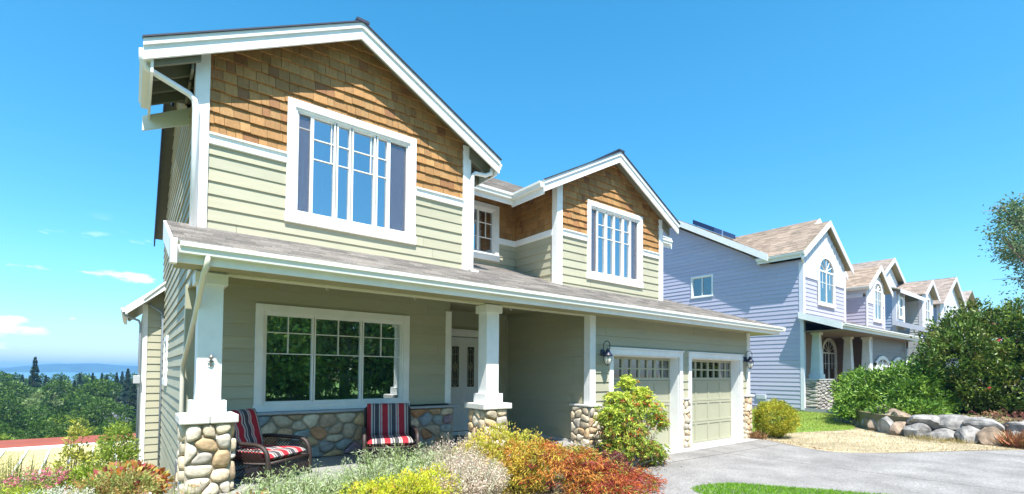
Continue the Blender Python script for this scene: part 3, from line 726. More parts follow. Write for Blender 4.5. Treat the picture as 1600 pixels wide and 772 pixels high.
# --- garage doors
def garage(x0, x1, label):
    F = FS(GY); T = MB(); a, b = x0+.12, x1-.12
    F.box(T, x0, a, 0, .045, -1.775, DZ); F.box(T, b, x1, 0, .045, -1.775, DZ); F.box(T, a, b, 0, .045, DZ-.12, DZ); F.box(T, x0-.02, x1+.02, 0, .07, DZ+.002, DZ+.035)
    F.box(T, a, a+.02, -.28, -.002, -1.77, DZ-.12); F.box(T, b-.02, b, -.28, -.002, -1.77, DZ-.12); F.box(T, a+.02, b-.02, -.28, -.002, DZ-.14, DZ-.12)
    tr = T.build('garage_trim', WHITE, H, bevel=.004)
    p = MB(); a += .02; b -= .02; w = (b-a)/4; zt = DZ-.14; hh = (zt+1.765)/4; y0 = -.24
    win = []
    for r in range(4):
        za = -1.765+r*hh
        if r < 3:
            F.box(p, a, b, y0-.03, y0, za+.004, za+hh-.004)
            for c in range(4):
                xa = a+c*w
                F.box(p, xa, xa+.045, y0, y0+.014, za+.004, za+hh-.004); F.box(p, xa+w-.03, xa+w-.0005, y0, y0+.013, za+.004, za+hh-.004)
                F.box(p, xa+.045, xa+w-.03, y0, y0+.014, za+.004, za+.06); F.box(p, xa+.045, xa+w-.03, y0, y0+.014, za+hh-.06, za+hh-.004)
        else:
            F.box(p, a, b, y0-.03, y0+.014, za+.004, za+.07); F.box(p, a, b, y0-.03, y0+.014, za+hh-.06, za+hh)
            mz = (za+.07+za+hh-.06)/2; F.box(p, a, b, y0-.025, y0+.010, mz-.018, mz+.018)
            for c in range(9):
                xc = a+c*w/2; t = .032 if c % 2 == 0 else .02
                F.box(p, max(a, xc-t), min(b, xc+t), y0-.028, y0+.0125, za+.07, za+hh-.06)
            win = (za+.07, za+hh-.06)
    d = p.build('garage_door', GDOOR, H, bevel=.003); d['label'] = label
    g = MB(); F.box(g, a+.01, b-.01, y0-.022, y0-.018, win[0], win[1]); g.build('pane', GLASSG, d)
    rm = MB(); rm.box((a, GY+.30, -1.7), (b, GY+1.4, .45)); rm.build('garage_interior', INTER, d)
GLASSG = glassmat('garage_glass', .2, (.10, .10, .10))
garage(*D1, 'left garage door, partly hidden by a shrub'); garage(*D2, 'right garage door in full view')
# --- wall lanterns
def lantern(x, y, z):
    b = MB(); b.lathe((x, y-.03, z+.0), [(.005, -.07), (.05, -.05), (.055, 0), (.05, .05), (.005, .07)], 14)
    n = 14; pts = [(x, y-.05, z+.0)]+[(x+.0, y-.14-.085*math.cos(math.pi*k/n), z+.10+.09*math.sin(math.pi*k/n)) for k in range(n+1)][::1]
    b.tube([(x, y-.03, z), (x, y-.06, z+.10)]+[(x, y-.14+.085*math.cos(math.pi*k/n), z+.13+.10*math.sin(math.pi*k/n)) for k in range(n+1)]+[(x, y-.22, z+.05)], .008, 6)
    b.lathe((x, y-.17, z-.07), [(.10, -.005), (.105, .01), (.085, .035), (.05, .08), (.035, .12), (.012, .14), (.006, .16)], 18)
    for k in range(4):
        a = math.pi/4+k*math.pi/2
        b.tube([(x+.085*math.cos(a), y-.17+.085*math.sin(a), z-.07), (x+.08*math.cos(a), y-.17+.08*math.sin(a), z-.16), (x+.035*math.cos(a), y-.17+.035*math.sin(a), z-.25)], .006, 6)
    b.lathe((x, y-.17, z-.27), [(.006, 0), (.03, .015), (.04, .025)], 12)
    o = b.build('wall_lantern', DARKM, H, smooth=False)
    g = MB(); g.lathe((x, y-.17, z-.245), [(.028, 0), (.055, .04), (.07, .1), (.072, .172)], 16); g.build('lamp_glass', LAMPG, o, smooth=True)
lantern(7.56, GY, .42); lantern(13.46, GY, .42)
# --- downspouts
dp = mat('downspout_white', (.76, .77, .78), .35, .03, 3); dpb = mat('downspout_tan', (.66, .63, .52), .4, .05, 3)
mb = MB(); ribbed(mb, [(.02, 7.52, 3.98), (.02, 7.55, 3.86), (.05, 7.60, 3.80), (.52, 7.71, 3.68), (.585, 7.715, 3.62), (.60, 7.70, 3.50), (.60, 7.70, 1.84)]); mb.build('downspout', dp, H, smooth=True)
mb = MB(); mb.box((.57, 7.60, 1.72), (.64, 7.69, 1.80)); mb.build('downspout_outlet', DARKM, H)
mb = MB(); ribbed(mb, [(5.40, 7.58, 3.93), (5.39, 7.60, 3.84), (5.30, 7.66, 3.80), (5.09, 7.70, 3.80), (5.03, 7.70, 3.74), (5.02, 7.70, 1.95), (5.03, 7.66, 1.90), (5.10, 7.58, 1.87)]); mb.build('downspout', dp, H, smooth=True)
mb = MB(); ribbed(mb, [(7.40, 7.86, 3.2), (7.40, 7.86, 1.95)], .05); 
mb = MB(); ribbed(mb, [(.62, 6.10, 1.24), (.615, 6.12, 1.13), (.60, 6.22, 1.05), (.575, 6.75, .62), (.57, 8.12, .10), (.57, 8.24, .02), (.57, 8.26, -.1), (.57, 8.27, -3.2)], .055); mb.build('downspout', dpb, H, smooth=True)
# --- rear wing on the left, lower ground
WY = 15.2
mb = MB(); siding(mb, (0, WY, 0), (1, 0, 0), (0, -1, 0), [(.22, -3.7), (XL-.01, -3.7), (XL-.01, 2.05), (.22, 1.60)], exp=.183, seed=41)
siding(mb, (.22, 0, 0), (0, 1, 0), (-1, 0, 0), [(WY, -3.7), (19, -3.7), (19, 1.6), (WY, 1.6)], seed=42); mb.split('wing_siding', GREEN, H, auto=False, recalc=False)
mb = MB(); mb.box((.19, WY-.03, -3.7), (.30, WY+.01, 1.62)); mb.box((.19, WY+.012, -3.7), (.222, WY+.1, 1.6)); mb.build('corner_board', WHITE, H, bevel=.004)
roofs(H, [[(-.12, 14.85, 1.50), (-.12, 19, 1.50), (XL, 19, 2.16), (XL, 14.85, 2.16)]], RB, .14, seed=55, name='wing_roof')
mb = MB(); mb.prism([(-.14, 14.81, 1.50), (XL, 14.81, 2.18), (XL, 14.81, 1.99), (-.14, 14.81, 1.31)], (0, .03, 0)); mb.prism([(.20, 14.78, 1.70), (XL, 14.78, 2.155), (XL, 14.78, 2.21), (.20, 14.78, 1.77)], (0, .03, 0)); mb.split('wing_fascia', WHITE, H)
mb = MB(); gutter_y(mb, 14.85, 19, -.13, 1.48, -1, .10, .11); mb.build('wing_gutter', dp, H)
mb = MB(); ribbed(mb, [(-.17, 14.95, 1.36), (-.15, 15.0, 1.30), (.12, 15.1, 1.2), (.155, 15.12, 1.10), (.155, 15.12, -3.4)], .05)
ribbed(mb, [(.33, 15.13, 1.65), (.36, 15.12, 1.58), (.56, 15.12, 1.45), (.60, 15.12, 1.35), (.60, 15.12, -3.4)], .05); mb.split('wing_downspout', mat('downspout_grey', (.30, .34, .38), .4, .05), H, smooth=True)
mb = MB(); mb.box((.05, 15.0, -2.55), (.18, 15.2, -2.2)); mb.box((.04, 15.05, -.35), (.18, 15.2, -.15)); mb.split('meter_box', mat('meter_grey', (.4, .42, .43), .5, .08), H, bevel=.01)
# ================================================================== lilac neighbour
LC = (.43, .42, .535); LILAC = mat('lilac_siding', LC, .6, .04, 2.5, .2, 30, stretch=(1, 1, 9), attr=True)
LW = mat('lilac_trim', (.66, .66, .72), .5, .04)
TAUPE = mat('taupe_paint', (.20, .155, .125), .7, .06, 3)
def sid(mb, F, poly, holes=(), exp=.19, c=LC, z0=None, seed=1): siding(mb, F.O, F.U, F.N, poly, holes, exp, c, z0, seed)
K = thing('house', 'lilac grey two storey house with arched gable windows and tan roof', 'house', (33, 13, G0))
NX = 25.6; NY = 9.85
FN, FL = FS(NY), FW(NX)
mb = MB()
sid(mb, FL, [(NY, -1.6), (19.5, -1.6), (19.5, 9.4), (17.9, 9.4), (11.3, 5.62), (NY, 5.62)], [(14.55, 15.74, 4.43, 5.54)], exp=.21)
# outline above is convex enough; front gable
sid(mb, FN, [(NX, 2.6), (31.2, 2.6), (31.2, 4.85), (NX, 4.85)], [(27.32, 29.62, 3.55, 6.5)], exp=.21, seed=2)
sid(mb, FN, [(34.7, 2.6), (38.1, 2.6), (38.1, 4.4), (34.7, 4.4)], [(35.9, 37.5, 3.3, 6.4)], exp=.21, seed=3)
sid(mb, FW(34.7), [(NY, 2.6), (12.2, 2.6), (12.2, 4.75), (NY, 4.75)], exp=.21, seed=4)
sid(mb, FS(12.2), [(31.2, 2.6), (34.7, 2.6), (34.7, 5.3), (31.2, 5.3)], exp=.21, seed=5)
sid(mb, Fr((31.2, 0, 0), (0, 1, 0), (1, 0, 0)), [(NY, 2.6), (12.2, 2.6), (12.2, 5.3), (NY, 5.3)], exp=.21, seed=6)
sid(mb, Fr((38.1, 0, 0), (0, 1, 0), (1, 0, 0)), [(NY, 2.6), (19, 2.6), (19, 5.3), (NY, 5.3)], exp=.21, seed=7)
mb.split('lap_siding', LILAC, K, auto=False, recalc=False)
mb = MB()
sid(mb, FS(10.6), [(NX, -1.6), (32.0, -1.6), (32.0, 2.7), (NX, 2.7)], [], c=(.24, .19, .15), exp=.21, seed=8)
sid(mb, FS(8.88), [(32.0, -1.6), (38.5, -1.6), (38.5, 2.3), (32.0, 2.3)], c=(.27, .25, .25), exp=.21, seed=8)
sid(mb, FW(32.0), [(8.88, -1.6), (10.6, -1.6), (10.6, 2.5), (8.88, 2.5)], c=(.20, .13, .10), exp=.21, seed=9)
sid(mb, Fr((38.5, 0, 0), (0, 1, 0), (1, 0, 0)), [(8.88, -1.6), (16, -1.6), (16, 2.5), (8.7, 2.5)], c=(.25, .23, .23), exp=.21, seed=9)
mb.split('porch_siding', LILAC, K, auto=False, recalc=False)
# board and batten in the gable peaks
mb = MB()
def batten(F, x0, x1, z0, xc, zr, m, holes):
    F.box(mb, x0, x0+.001, -.01, -.005, z0, z0+.01)
    pts = [(x0, z0), (x1, z0), (x1, zr-m*abs(x1-xc)), (xc, zr), (x0, zr-m*abs(x0-xc))]
    n0 = len(mb.v); s_ = x0; segs = []
    P = [F.p(a, .004, b) for a, b in pts]
    mb.add(P, [tuple(range(5))])
    while s_ < x1:
        zt = zr-m*abs(s_-xc)
        zb = z0
        for h in holes:
            if h[0] < s_ < h[1]: zb = h[3]
        if zt > zb: F.box(mb, s_, s_+.05, .004, .03, zb, zt)
        s_ += .38
batten(FN, NX, 31.2, 4.85, 28.6, 7.65, .64, [(27.32, 29.62, 0, 6.35)])
batten(FN, 34.7, 38.1, 4.4, 36.7, 6.6, .64, [(35.9, 37.5, 0, 6.1)])
batten(FS(12.2), 31.2, 34.7, 5.3, 33, 6.0, 0, []); batten(FW(34.7), NY, 12.2, 4.95, 11, 5.5, 0, [])
mb.build('batten_panel', LW, K)
GLASSN = glassmat('neighbour_glass', .22, (.3, .32, .36))
def arch_window(par, F, s0, s1, z0, z1, trim=.14, mull=True, zs=None, room=.6):
    """arched head: trim ring, glass, bars"""
    w_ = (s1-s0)/2; cx = (s0+s1)/2; zs = zs or z1-w_*.75; ry = z1-zs; n = 16
    T = MB(); g = MB(); gr = MB()
    a = [(cx-w_*math.cos(math.pi*k/n), zs+ry*math.sin(math.pi*k/n)) for k in range(n+1)]
    b = [(cx-(w_-trim)*math.cos(math.pi*k/n), zs+(ry-trim)*math.sin(math.pi*k/n)) for k in range(n+1)]
    for k in range(n):
        P = [F.p(a[k][0], -.02, a[k][1]), F.p(a[k+1][0], -.02, a[k+1][1]), F.p(b[k+1][0], -.02, b[k+1][1]), F.p(b[k][0], -.02, b[k][1])]
        T.prism(P, F.N*.07)
    F.box(T, s0, s0+trim, -.02, .05, z0+.2, zs); F.box(T, s1-trim, s1, -.02, .05, z0+.2, zs); F.box(T, s0-.02, s1+.02, -.02, .07, z0, z0+.2)
    W = T.build('window', WHITE, par)
    F.box(gr, s0+trim, s1-trim, -.02, .02, zs-.06, zs+.02); F.box(gr, cx-.035, cx+.035, -.02, .018, z0+.2, zs-.06)
    F.box(gr, s0+trim, s1-trim, -.02, .006, zs-.62, zs-.60)
    for k in (1, 2, 3, 4, 5):
        q = math.pi*k/6; F.p
        gr.tube([F.p(cx, .0, zs), F.p(cx-(w_-trim)*math.cos(q), .0, zs+(ry-trim)*math.sin(q))], .014, 5)
    for o_ in (-.5, .5):
        F.box(gr, cx+o_*(w_-trim)-.01, cx+o_*(w_-trim)+.01, -.02, .004, zs-.9, zs-.06)
    gr.build('sash', WHITE, W)
    g.add([F.p(s0+trim, -.012, z0+.2), F.p(s1-trim, -.012, z0+.2)]+[F.p(x, -.012, z) for x, z in b[::-1]], [tuple(range(n+3))])
    g.build('pane', GLASSN, W)
    rm = MB(); x0, x1 = s0+.02, s1-.02
    A = [F.p(x0, .0, z0+.05), F.p(x1, .0, z0+.05), F.p(x1, .0, zs), F.p(cx, .0, z1-.03), F.p(x0, .0, zs)]; B = [p-F.N*room for p in A]
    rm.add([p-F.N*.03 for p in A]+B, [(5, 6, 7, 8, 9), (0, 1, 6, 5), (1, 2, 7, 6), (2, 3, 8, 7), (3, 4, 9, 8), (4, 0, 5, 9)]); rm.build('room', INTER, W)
    cm = MB(); F.box(cm, s0+trim, cx-.04, -.09, -.08, z0+.2, zs-.06); cm.build('curtain', SCREEN, W)
    return W
# the panel behind an arched head must be open: cut by laying the window proud
FN2 = FS(NY-.04)
arch_window(K, FN2, 27.36, 29.55, 3.55, 6.2, .15, room=.03); arch_window(K, FN2, 35.9, 37.5, 3.3, 5.9, .15, room=.03)
arch_window(K, FS(10.56), 29.8, 32.0, -.9, 2.08, .16, room=.03)
window(K, FL, 14.45, 15.82, 4.36, 5.62, [(14.5, 15.13, [], [], ''), (15.14, 15.8, [], [], '')], trim=.07, apron=.07, room=.6, glass=GLASSN)
# trims
mb = MB()
for x, sx, zt in ((NX, 1, 5.9), (31.2, -1, 5.7)):
    mb.box((x-sx*.03, NY-.05, 2.6), (x+sx*.2, NY+.01, zt)); mb.box((x-sx*.03, NY+.012, 2.6), (x+sx*.01, NY+.16, zt if sx < 0 else 5.5))
for x, sx in ((34.7, 1), (38.1, -1)): mb.box((x-sx*.03, NY-.05, 2.4), (x+sx*.16, NY+.01, 5.2))
mb.box((NX+.205, NY-.055, 4.78), (27.34, NY+.01, 4.98)); mb.box((29.57, NY-.055, 4.78), (30.995, NY+.01, 4.98))
mb.box((34.86, NY-.055, 4.38), (35.88, NY+.01, 4.5)); mb.box((37.52, NY-.055, 4.38), (37.94, NY+.01, 4.5))
mb.box((34.66, NY+.16, 4.72), (34.71, 12.15, 4.96)); mb.box((31.2, 12.15, 5.1), (34.66, 12.21, 5.3))
mb.box((NX-.03, NY-.05, -1.7), (NX+.17, NY+.12, 2.597)); mb.box((31.96, 8.84, -1.6), (32.1, 8.9, 2.3)); mb.box((38.4, 8.84, -1.6), (38.54, 8.9, 2.3))
mb.split('corner_trim', LW, K, bevel=.006)
mb = MB(); mb.box((NX-.01, 8.4, -2), (NX+.02, 19.5, -1.6)); mb.box((NX, 19.3, -2), (38, 19.5, 5)); mb.split('foundation', mat('foundation_grey', (.3, .3, .32), .9, .1), K)
mb = MB(); mb.box((NX-.06, 11.6, -1.25), (NX-.01, 12.1, -1.0)); 
for k in range(5): mb.box((NX-.075, 11.63, -1.23+k*.045), (NX-.06, 12.07, -1.21+k*.045))
mb.build('foundation_vent', LW, K)
# roofs
q = 25.12
pl = [[(q, 11.3, 6.05), (38.6, 11.3, 6.05), (38.6, 18.2, 10.05), (q, 18.2, 10.05)], [(38.6, 25, 6.2), (q, 25, 6.2), (q, 18.2, 10.05), (38.6, 18.2, 10.05)],
      [(q, 9.62, 5.92), (q, 11.9, 5.92), (28.5, 15.2, 8.02), (28.5, 9.62, 8.02)], [(31.75, 13, 5.92), (31.75, 9.62, 5.92), (28.5, 9.62, 8.02), (28.5, 14, 8.02)],
      [(33.4, 14, 5.9), (33.4, 10.4, 5.9), (29.3, 10.4, 8.48), (29.3, 15.1, 8.48)], [(28.4, 10.4, 7.90), (28.4, 15.1, 7.90), (29.3, 15.1, 8.48), (29.3, 10.4, 8.48)],
      [(34.5, 9.62, 5.36), (34.5, 12.3, 5.36), (36.75, 14, 6.84), (36.75, 9.62, 6.84)], [(39.0, 13, 5.36), (39.0, 9.62, 5.36), (36.75, 9.62, 6.84), (36.75, 14, 6.84)],
      [(31.7, 11.3, 5.38), (34.5, 11.3, 5.38), (34.5, 18, 9.0), (31.7, 18, 9.0)]]
roofs(K, pl, RT, .16, seed=60)
pr = [[(25.2, 8.1, 2.36), (40.4, 8.1, 2.36), (38.3, 9.9, 2.96), (25.2, 9.9, 2.96)], [(25.2, 9.9, 2.96), (38.3, 9.9, 2.96), (38.3, 12.2, 3.5), (31.2, 12.2, 3.5)], [(40.4, 8.1, 2.36), (40.4, 14, 2.36), (38.3, 14, 2.96), (38.3, 9.9, 2.96)]]
roofs(K, pr, RT, .16, seed=80, name='porch_roof')
mb = MB()
for xc, zr, xa, xb, y, m in ((28.5, 8.04, 25.25, 31.78, 9.58, .646), (36.75, 6.86, 34.5, 39.02, 9.58, .655), (29.3, 8.5, 28.6, 33.4, 10.36, .63)):
    for s in (xa, xb): rake(mb, xc, zr, s, zr-m*abs(s-xc), .30, y, .04)
mb.prism([(25.08, 11.25, 6.06), (25.08, 18.2, 10.1), (25.08, 18.2, 9.75), (25.08, 11.25, 5.70)], (.04, 0, 0))
mb.prism([(25.16, 8.06, 2.40), (25.16, 9.9, 3.02), (25.16, 9.9, 2.72), (25.16, 8.06, 2.08)], (.05, 0, 0))
mb.box((25.25, 9.62, 5.66), (25.28, 11.85, 5.90)); mb.box((34.5, 9.62, 5.15), (34.53, 12.1, 5.35)); mb.box((31.8, 11.3, 5.12), (34.5, 11.33, 5.36)); mb.box((25.2, 8.10, 2.10), (40.4, 8.13, 2.34)); mb.box((25.28, 11.83, 5.64), (25.6, 11.86, 5.86))
mb.split('fascia', WHITE, K)
mb = MB(); gutter_y(mb, 9.6, 11.88, 25.25, 5.92, -1, .13, .13); gutter_y(mb, 9.6, 12.1, 34.5, 5.35, -1); gutter_x(mb, 31.8, 34.4, 11.3, 5.36); gutter_x(mb, 25.25, 40.4, 8.10, 2.37, -1, .13, .13); mb.split('gutter', MATS['gutter_cream'], K)
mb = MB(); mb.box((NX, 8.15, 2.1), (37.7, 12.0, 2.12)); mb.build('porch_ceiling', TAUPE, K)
mb = MB()
ribbed(mb, [(25.20, 9.75, 5.82), (25.25, 9.72, 5.6), (25.5, 9.78, 5.45)], .09)
ribbed(mb, [(40.3, 8.05, 2.3), (40.2, 8.1, 2.0), (39.0, 8.5, 1.75), (37.85, 8.66, 1.65), (37.80, 8.66, -1.6)], .09); mb.split('downspout', dp, K, smooth=True)
for x in (26.6, 30.15, 33.2): pass
def ncol(x, y=8.48, zt=2.1):
    mb = MB()
    mb.prism([(x-.27, y-.27, -.18), (x+.27, y-.27, -.18), (x+.27, y+.27, -.18), (x-.27, y+.27, -.18)], (0, 0, .22))
    b0, b1 = .22, .15
    v = [(x+sx*b0, y+sy*b0, .04) for sx, sy in ((-1, -1), (1, -1), (1, 1), (-1, 1))]+[(x+sx*b1, y+sy*b1, zt-.12) for sx, sy in ((-1, -1), (1, -1), (1, 1), (-1, 1))]
    mb.add(v, [(0, 3, 2, 1), (4, 5, 6, 7), (0, 1, 5, 4), (1, 2, 6, 5), (2, 3, 7, 6), (3, 0, 4, 7)])
    mb.box((x-.21, y-.21, zt-.12), (x+.21, y+.21, zt))
    mb.build('column', WHITE, K, bevel=.008)
ncol(24.35+.0) if False else None
ncol(26.6, 9.62); ncol(30.9, 9.62); ncol(31.72, 9.0)
# stone pier: stacked ledgestone under the first column
LEDGE = [(.30, .28, .26), (.36, .34, .31), (.25, .24, .22), (.38, .35, .31)]
stone_block(K, 'stone_pier', 25.78, 27.6, 9.3, 9.9, -1.8, -.24, LEDGE, .16, 71, 'fl', .06, flat=True, aspect=3.0)
mb = MB(); mb.box((25.78, 9.22, -.238), (27.68, 9.95, -.185)); mb.build('stone_cap', CAPST, K, bevel=.01)
# carriage garage doors with arched heads
for xa in (32.4, 35.4):
    mb = MB(); F = FS(8.84); n = 12; xb = xa+2.6
    tp = lambda s_: 1.12-.42*abs((s_-xa-1.3)/1.3)**2
    for k in range(n):
        s0, s1 = xa+2.6*k/n, xa+2.6*(k+1)/n
        mb.prism([F.p(s0, 0, tp(s0)), F.p(s1, 0, tp(s1)), F.p(s1, 0, tp(s1)-.2), F.p(s0, 0, tp(s0)-.2)], F.N*.06)
    F.box(mb, xa, xa+.2, 0, .06, -1.78, .7); F.box(mb, xb-.2, xb, 0, .06, -1.78, .7)
    F.box(mb, xa+.2, xb-.2, 0, .02, -1.78, .25); F.box(mb, xa+1.24, xa+1.36, 0, .045, -1.78, 1.0)
    g = mb.build('garage_door', WHITE, K)
    mb = MB(); F.box(mb, xa+.3, xb-.3, .0, .015, .25, .75); g2_ = mb.build('pane', mat('blind_pale', (.5, .5, .5), .6), g)
    mb = MB()
    for k in range(8): F.box(mb, xa+.4+k*.25, xa+.43+k*.25, .016, .03, .25, .75)
    mb.build('mullion', WHITE, g)
solar = thing('solar_panel', 'dark blue solar panel mounted on the roof slope of the lilac house', 'solar panel', (26.0, 14.5, 8.3))
mb = MB(); mb.prism([(25.25, 14.2, 7.87), (27.6, 14.2, 7.87), (27.6, 15.5, 8.62), (25.25, 15.5, 8.62)], (0, 0, .26)); mb.build('panel', mat('solar_cells', (.02, .03, .09), .2, .1), solar)
mb = MB(); mb.box((25.6, 13.9, 7.5), (25.65, 13.95, 7.95)); mb.box((25.6, 15.5, 8.5), (25.65, 15.55, 8.9)); mb.split('mounting_rail', mat('alu', (.5, .5, .52), .3, metal=.8), solar)
# ================================================================== third house, pale blue
BC = (.36, .44, .56); BLUE = mat('blue_siding', BC, .6, .04, attr=True)
T3 = thing('house', 'pale blue house farthest along the row with three stepped front gables', 'house', (50, 14, G0))
BY = 10.69; F = FS(BY)
mb = MB(); L3 = FW(44.0)
sid(mb, L3, [(BY, -1.7), (20, -1.7), (20, 6.1), (BY, 6.1)], c=BC, exp=.22)
sid(mb, F, [(44, 3.4), (46.1, 3.4), (46.1, 6.4), (44, 6.4)], [(44.7, 45.8, 4.25, 5.9)], c=BC, exp=.22)
sid(mb, FS(13.0), [(46.1, 3.4), (57, 3.4), (57, 6.3), (46.1, 6.3)], c=BC, exp=.22)
sid(mb, FS(12.6), [(45, 6.3), (55.4, 6.3), (50.2, 9.5)], c=(.60, .63, .66), exp=.22)
sid(mb, FW(51.2), [(BY, 3.4), (13, 3.4), (13, 6.2), (BY, 6.2)], c=(.55, .57, .57), exp=.22)
sid(mb, F, [(51.2, 3.4), (54.6, 3.4), (54.6, 6.6), (52.9, 7.6), (51.2, 6.6)], [(52.1, 53.7, 4.4, 6.6)], c=(.6, .62, .65), exp=.22)
sid(mb, FW(57.2), [(BY, 3.4), (13, 3.4), (13, 6.2), (BY, 6.2)], c=BC, exp=.22)
sid(mb, F, [(57.2, 3.0), (66, 3.0), (66, 6.6), (61.9, 9.1), (57.2, 6.4)], [(58.4, 59.5, 4.9, 6.8), (62.0, 64.0, 4.4, 6.6)], c=(.6, .64, .68), exp=.22)
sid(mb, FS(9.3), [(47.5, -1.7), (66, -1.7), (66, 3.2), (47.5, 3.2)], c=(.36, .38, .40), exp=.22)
mb.split('siding', BLUE, T3, auto=False, recalc=False)
mb = MB()
for x, s_, y, a, b in ((44, 1, BY, -1.7, 6.2), (46.1, -1, BY, 3.4, 6.2), (51.2, 1, BY, 3.4, 6.6), (54.6, -1, BY, 3.4, 6.6), (57.2, 1, BY, 3.2, 6.5), (66, -1, BY, 3.2, 6.5), (47.5, 1, 9.3, -1.7, 3.2)):
    mb.box((x-s_*.03, y-.06, a), (x+s_*.22, y+.01, b)); mb.box((x-s_*.03, y+.012, a), (x+s_*.01, y+.2, b))
mb.box((57.42, BY-.05, 6.6), (65.7, BY+.01, 6.85)); mb.box((46.5, 12.55, 7.3), (53.5, 12.61, 7.5))
mb.split('corner_trim', LW, T3)
def plain_win(par, F, s0, s1, z0, z1, mid=True, t=.16):
    mb = MB(); F.box(mb, s0, s0+t, -.01, .06, z0, z1); F.box(mb, s1-t, s1, -.01, .06, z0, z1); F.box(mb, s0+t, s1-t, -.01, .06, z1-t, z1); F.box(mb, s0-.03, s1+.03, -.01, .08, z0-.03, z0+t)
    if mid: F.box(mb, (s0+s1)/2-.05, (s0+s1)/2+.05, -.01, .05, z0+t, z1-t)
    F.box(mb, s0+t, s1-t, -.005, .035, (z0+z1)/2-.03, (z0+z1)/2+.03)
    o = mb.build('window', WHITE, par); g = MB(); F.box(g, s0+t, s1-t, .0, .006, z0+t, z1-t); g.build('pane', PANE3, o)
PANE3 = mat('far_pane', (.10, .12, .14), .15, .3, 1, spec=.8)
plain_win(T3, F, 44.7, 45.8, 4.25, 5.9, False); plain_win(T3, F, 52.1, 53.7, 4.4, 6.6); plain_win(T3, F, 58.4, 59.5, 4.9, 6.8, False); plain_win(T3, F, 62.0, 64.0, 4.4, 6.6)
for xa in (52.6, 57.0): plain_win(T3, FS(9.26), xa, xa+3.4, .2, 2.1)
def g3(xc, hw, zr, m, y0, yb, half=None):
    ze = zr-m*hw
    return [[(xc-hw, y0, ze), (xc-hw, yb, ze), (xc, yb, zr), (xc, y0, zr)], [(xc+hw, yb, ze), (xc+hw, y0, ze), (xc, y0, zr), (xc, yb, zr)]]
pl = g3(50.2, 6.4, 9.85, .56, 12.2, 22)+g3(52.9, 2.25, 8.05, .62, 10.3, 14)+g3(61.9, 5.2, 9.45, .58, 10.3, 20)+[[(43.6, 10.3, 6.25), (50.7, 10.3, 6.25), (50.7, 13, 7.3), (43.6, 13, 7.3)], [(43.6, 8.2, 3.1), (67, 8.2, 3.1), (67, 10.7, 4.0), (43.6, 10.7, 4.0)]]
roofs(T3, pl, (.31, .25, .21), .2, seed=90)
mb = MB()
for xc, zr, hw, y, m in ((50.2, 9.87, 6.45, 12.15, .56), (52.9, 8.07, 2.3, 10.25, .62), (61.9, 9.47, 5.25, 10.25, .58)):
    for s_ in (-1, 1): rake(mb, xc, zr, xc+s_*hw, zr-m*hw, .34, y, .05)
mb.box((43.6, 10.26, 6.0), (50.7, 10.3, 6.28)); mb.prism([(43.55, 8.16, 3.14), (43.55, 10.75, 4.05), (43.55, 10.75, 3.7), (43.55, 8.16, 2.8)], (.06, 0, 0)); mb.box((43.6, 8.14, 2.8), (67, 8.18, 3.12))
mb.split('fascia', LW, T3)
mb = MB(); ribbed(mb, [(46.5, 8.2, 2.85), (46.0, 8.4, 2.4), (44.1, 9.3, 2.0)], .12); ribbed(mb, [(44.4, 10.5, 6.2), (44.2, 10.55, 5.9), (44.1, 10.6, 4.1)], .12); mb.split('downspout', dp, T3, smooth=True)
# a last roof beyond
T4 = thing('house', 'house with a plain brown roof, mostly hidden behind the last blue gable', 'house', (72, 13, G0))
roofs(T4, g3(74, 6, 9.6, .5, 11, 22), (.36, .30, .27), .25, seed=99)
mb = MB(); mb.box((68.5, 11.4, -1.8), (79.5, 21, 6.6)); mb.build('wall', BLUE, T4)
# ================================================================== foliage tools
LEAF = leafmat('leaf'); LEAFD = leafmat('leaf_glossy', .22, .38); DRY = leafmat('dry_stem', .3, .8)
BARK = mat('bark', (.12, .09, .065), .9, .3, 8, .8, 30)
BARKG = mat('bark_grey', (.30, .27, .24), .9, .3, 8, .8, 30)
def leaf_obj(name, C, Nn, size, cols, parent, m=None, aspect=2.2, seed=1, curl=.25, up=None, kind=None):
    """C: leaf base points (n,3), Nn: growth directions; cols (n,3)"""
    rg = np.random.default_rng(seed); n = len(C)
    d = Nn/np.maximum(np.linalg.norm(Nn, axis=1, keepdims=True), 1e-6)
    r = rg.normal(size=(n, 3)); s = np.cross(d, r); s /= np.maximum(np.linalg.norm(s, axis=1, keepdims=True), 1e-6)
    nn = np.cross(s, d)
    Ln = (size*rg.uniform(.6, 1.3, n))[:, None] if np.isscalar(size) else (size*rg.uniform(.7, 1.2, n))[:, None]
    W = Ln/aspect/2*1.0
    a = C; b = C+d*Ln*.5+s*W+nn*Ln*curl*.3; c = C+d*Ln - nn*Ln*curl*.35; e = C+d*Ln*.5-s*W+nn*Ln*curl*.3
    mid = C+d*Ln*.5
    V = np.stack([a, b, c, e], 1).reshape(-1, 3)
    me = bpy.data.meshes.new(name); me.vertices.add(4*n); me.vertices.foreach_set('co', V.astype('f').ravel())
    idx = np.arange(4*n).reshape(n, 4)
    T = np.concatenate([idx[:, [0, 1, 2]], idx[:, [0, 2, 3]]], 1).reshape(-1)
    me.loops.add(6*n); me.loops.foreach_set('vertex_index', T.astype('i'))
    me.polygons.add(2*n); me.polygons.foreach_set('loop_start', np.arange(0, 6*n, 3, dtype='i')); me.polygons.foreach_set('loop_total', np.full(2*n, 3, 'i'))
    me.update(); me.validate()
    at = me.attributes.new('col', 'FLOAT_COLOR', 'FACE')
    cc = np.ones((2*n, 4), 'f'); cc[:, :3] = np.repeat(cols, 2, 0); at.data.foreach_set('color', cc.ravel())
    me.materials.append(m or LEAF)
    o = bpy.data.objects.new(name, me); COL.objects.link(o); hook(o, parent)
    return o
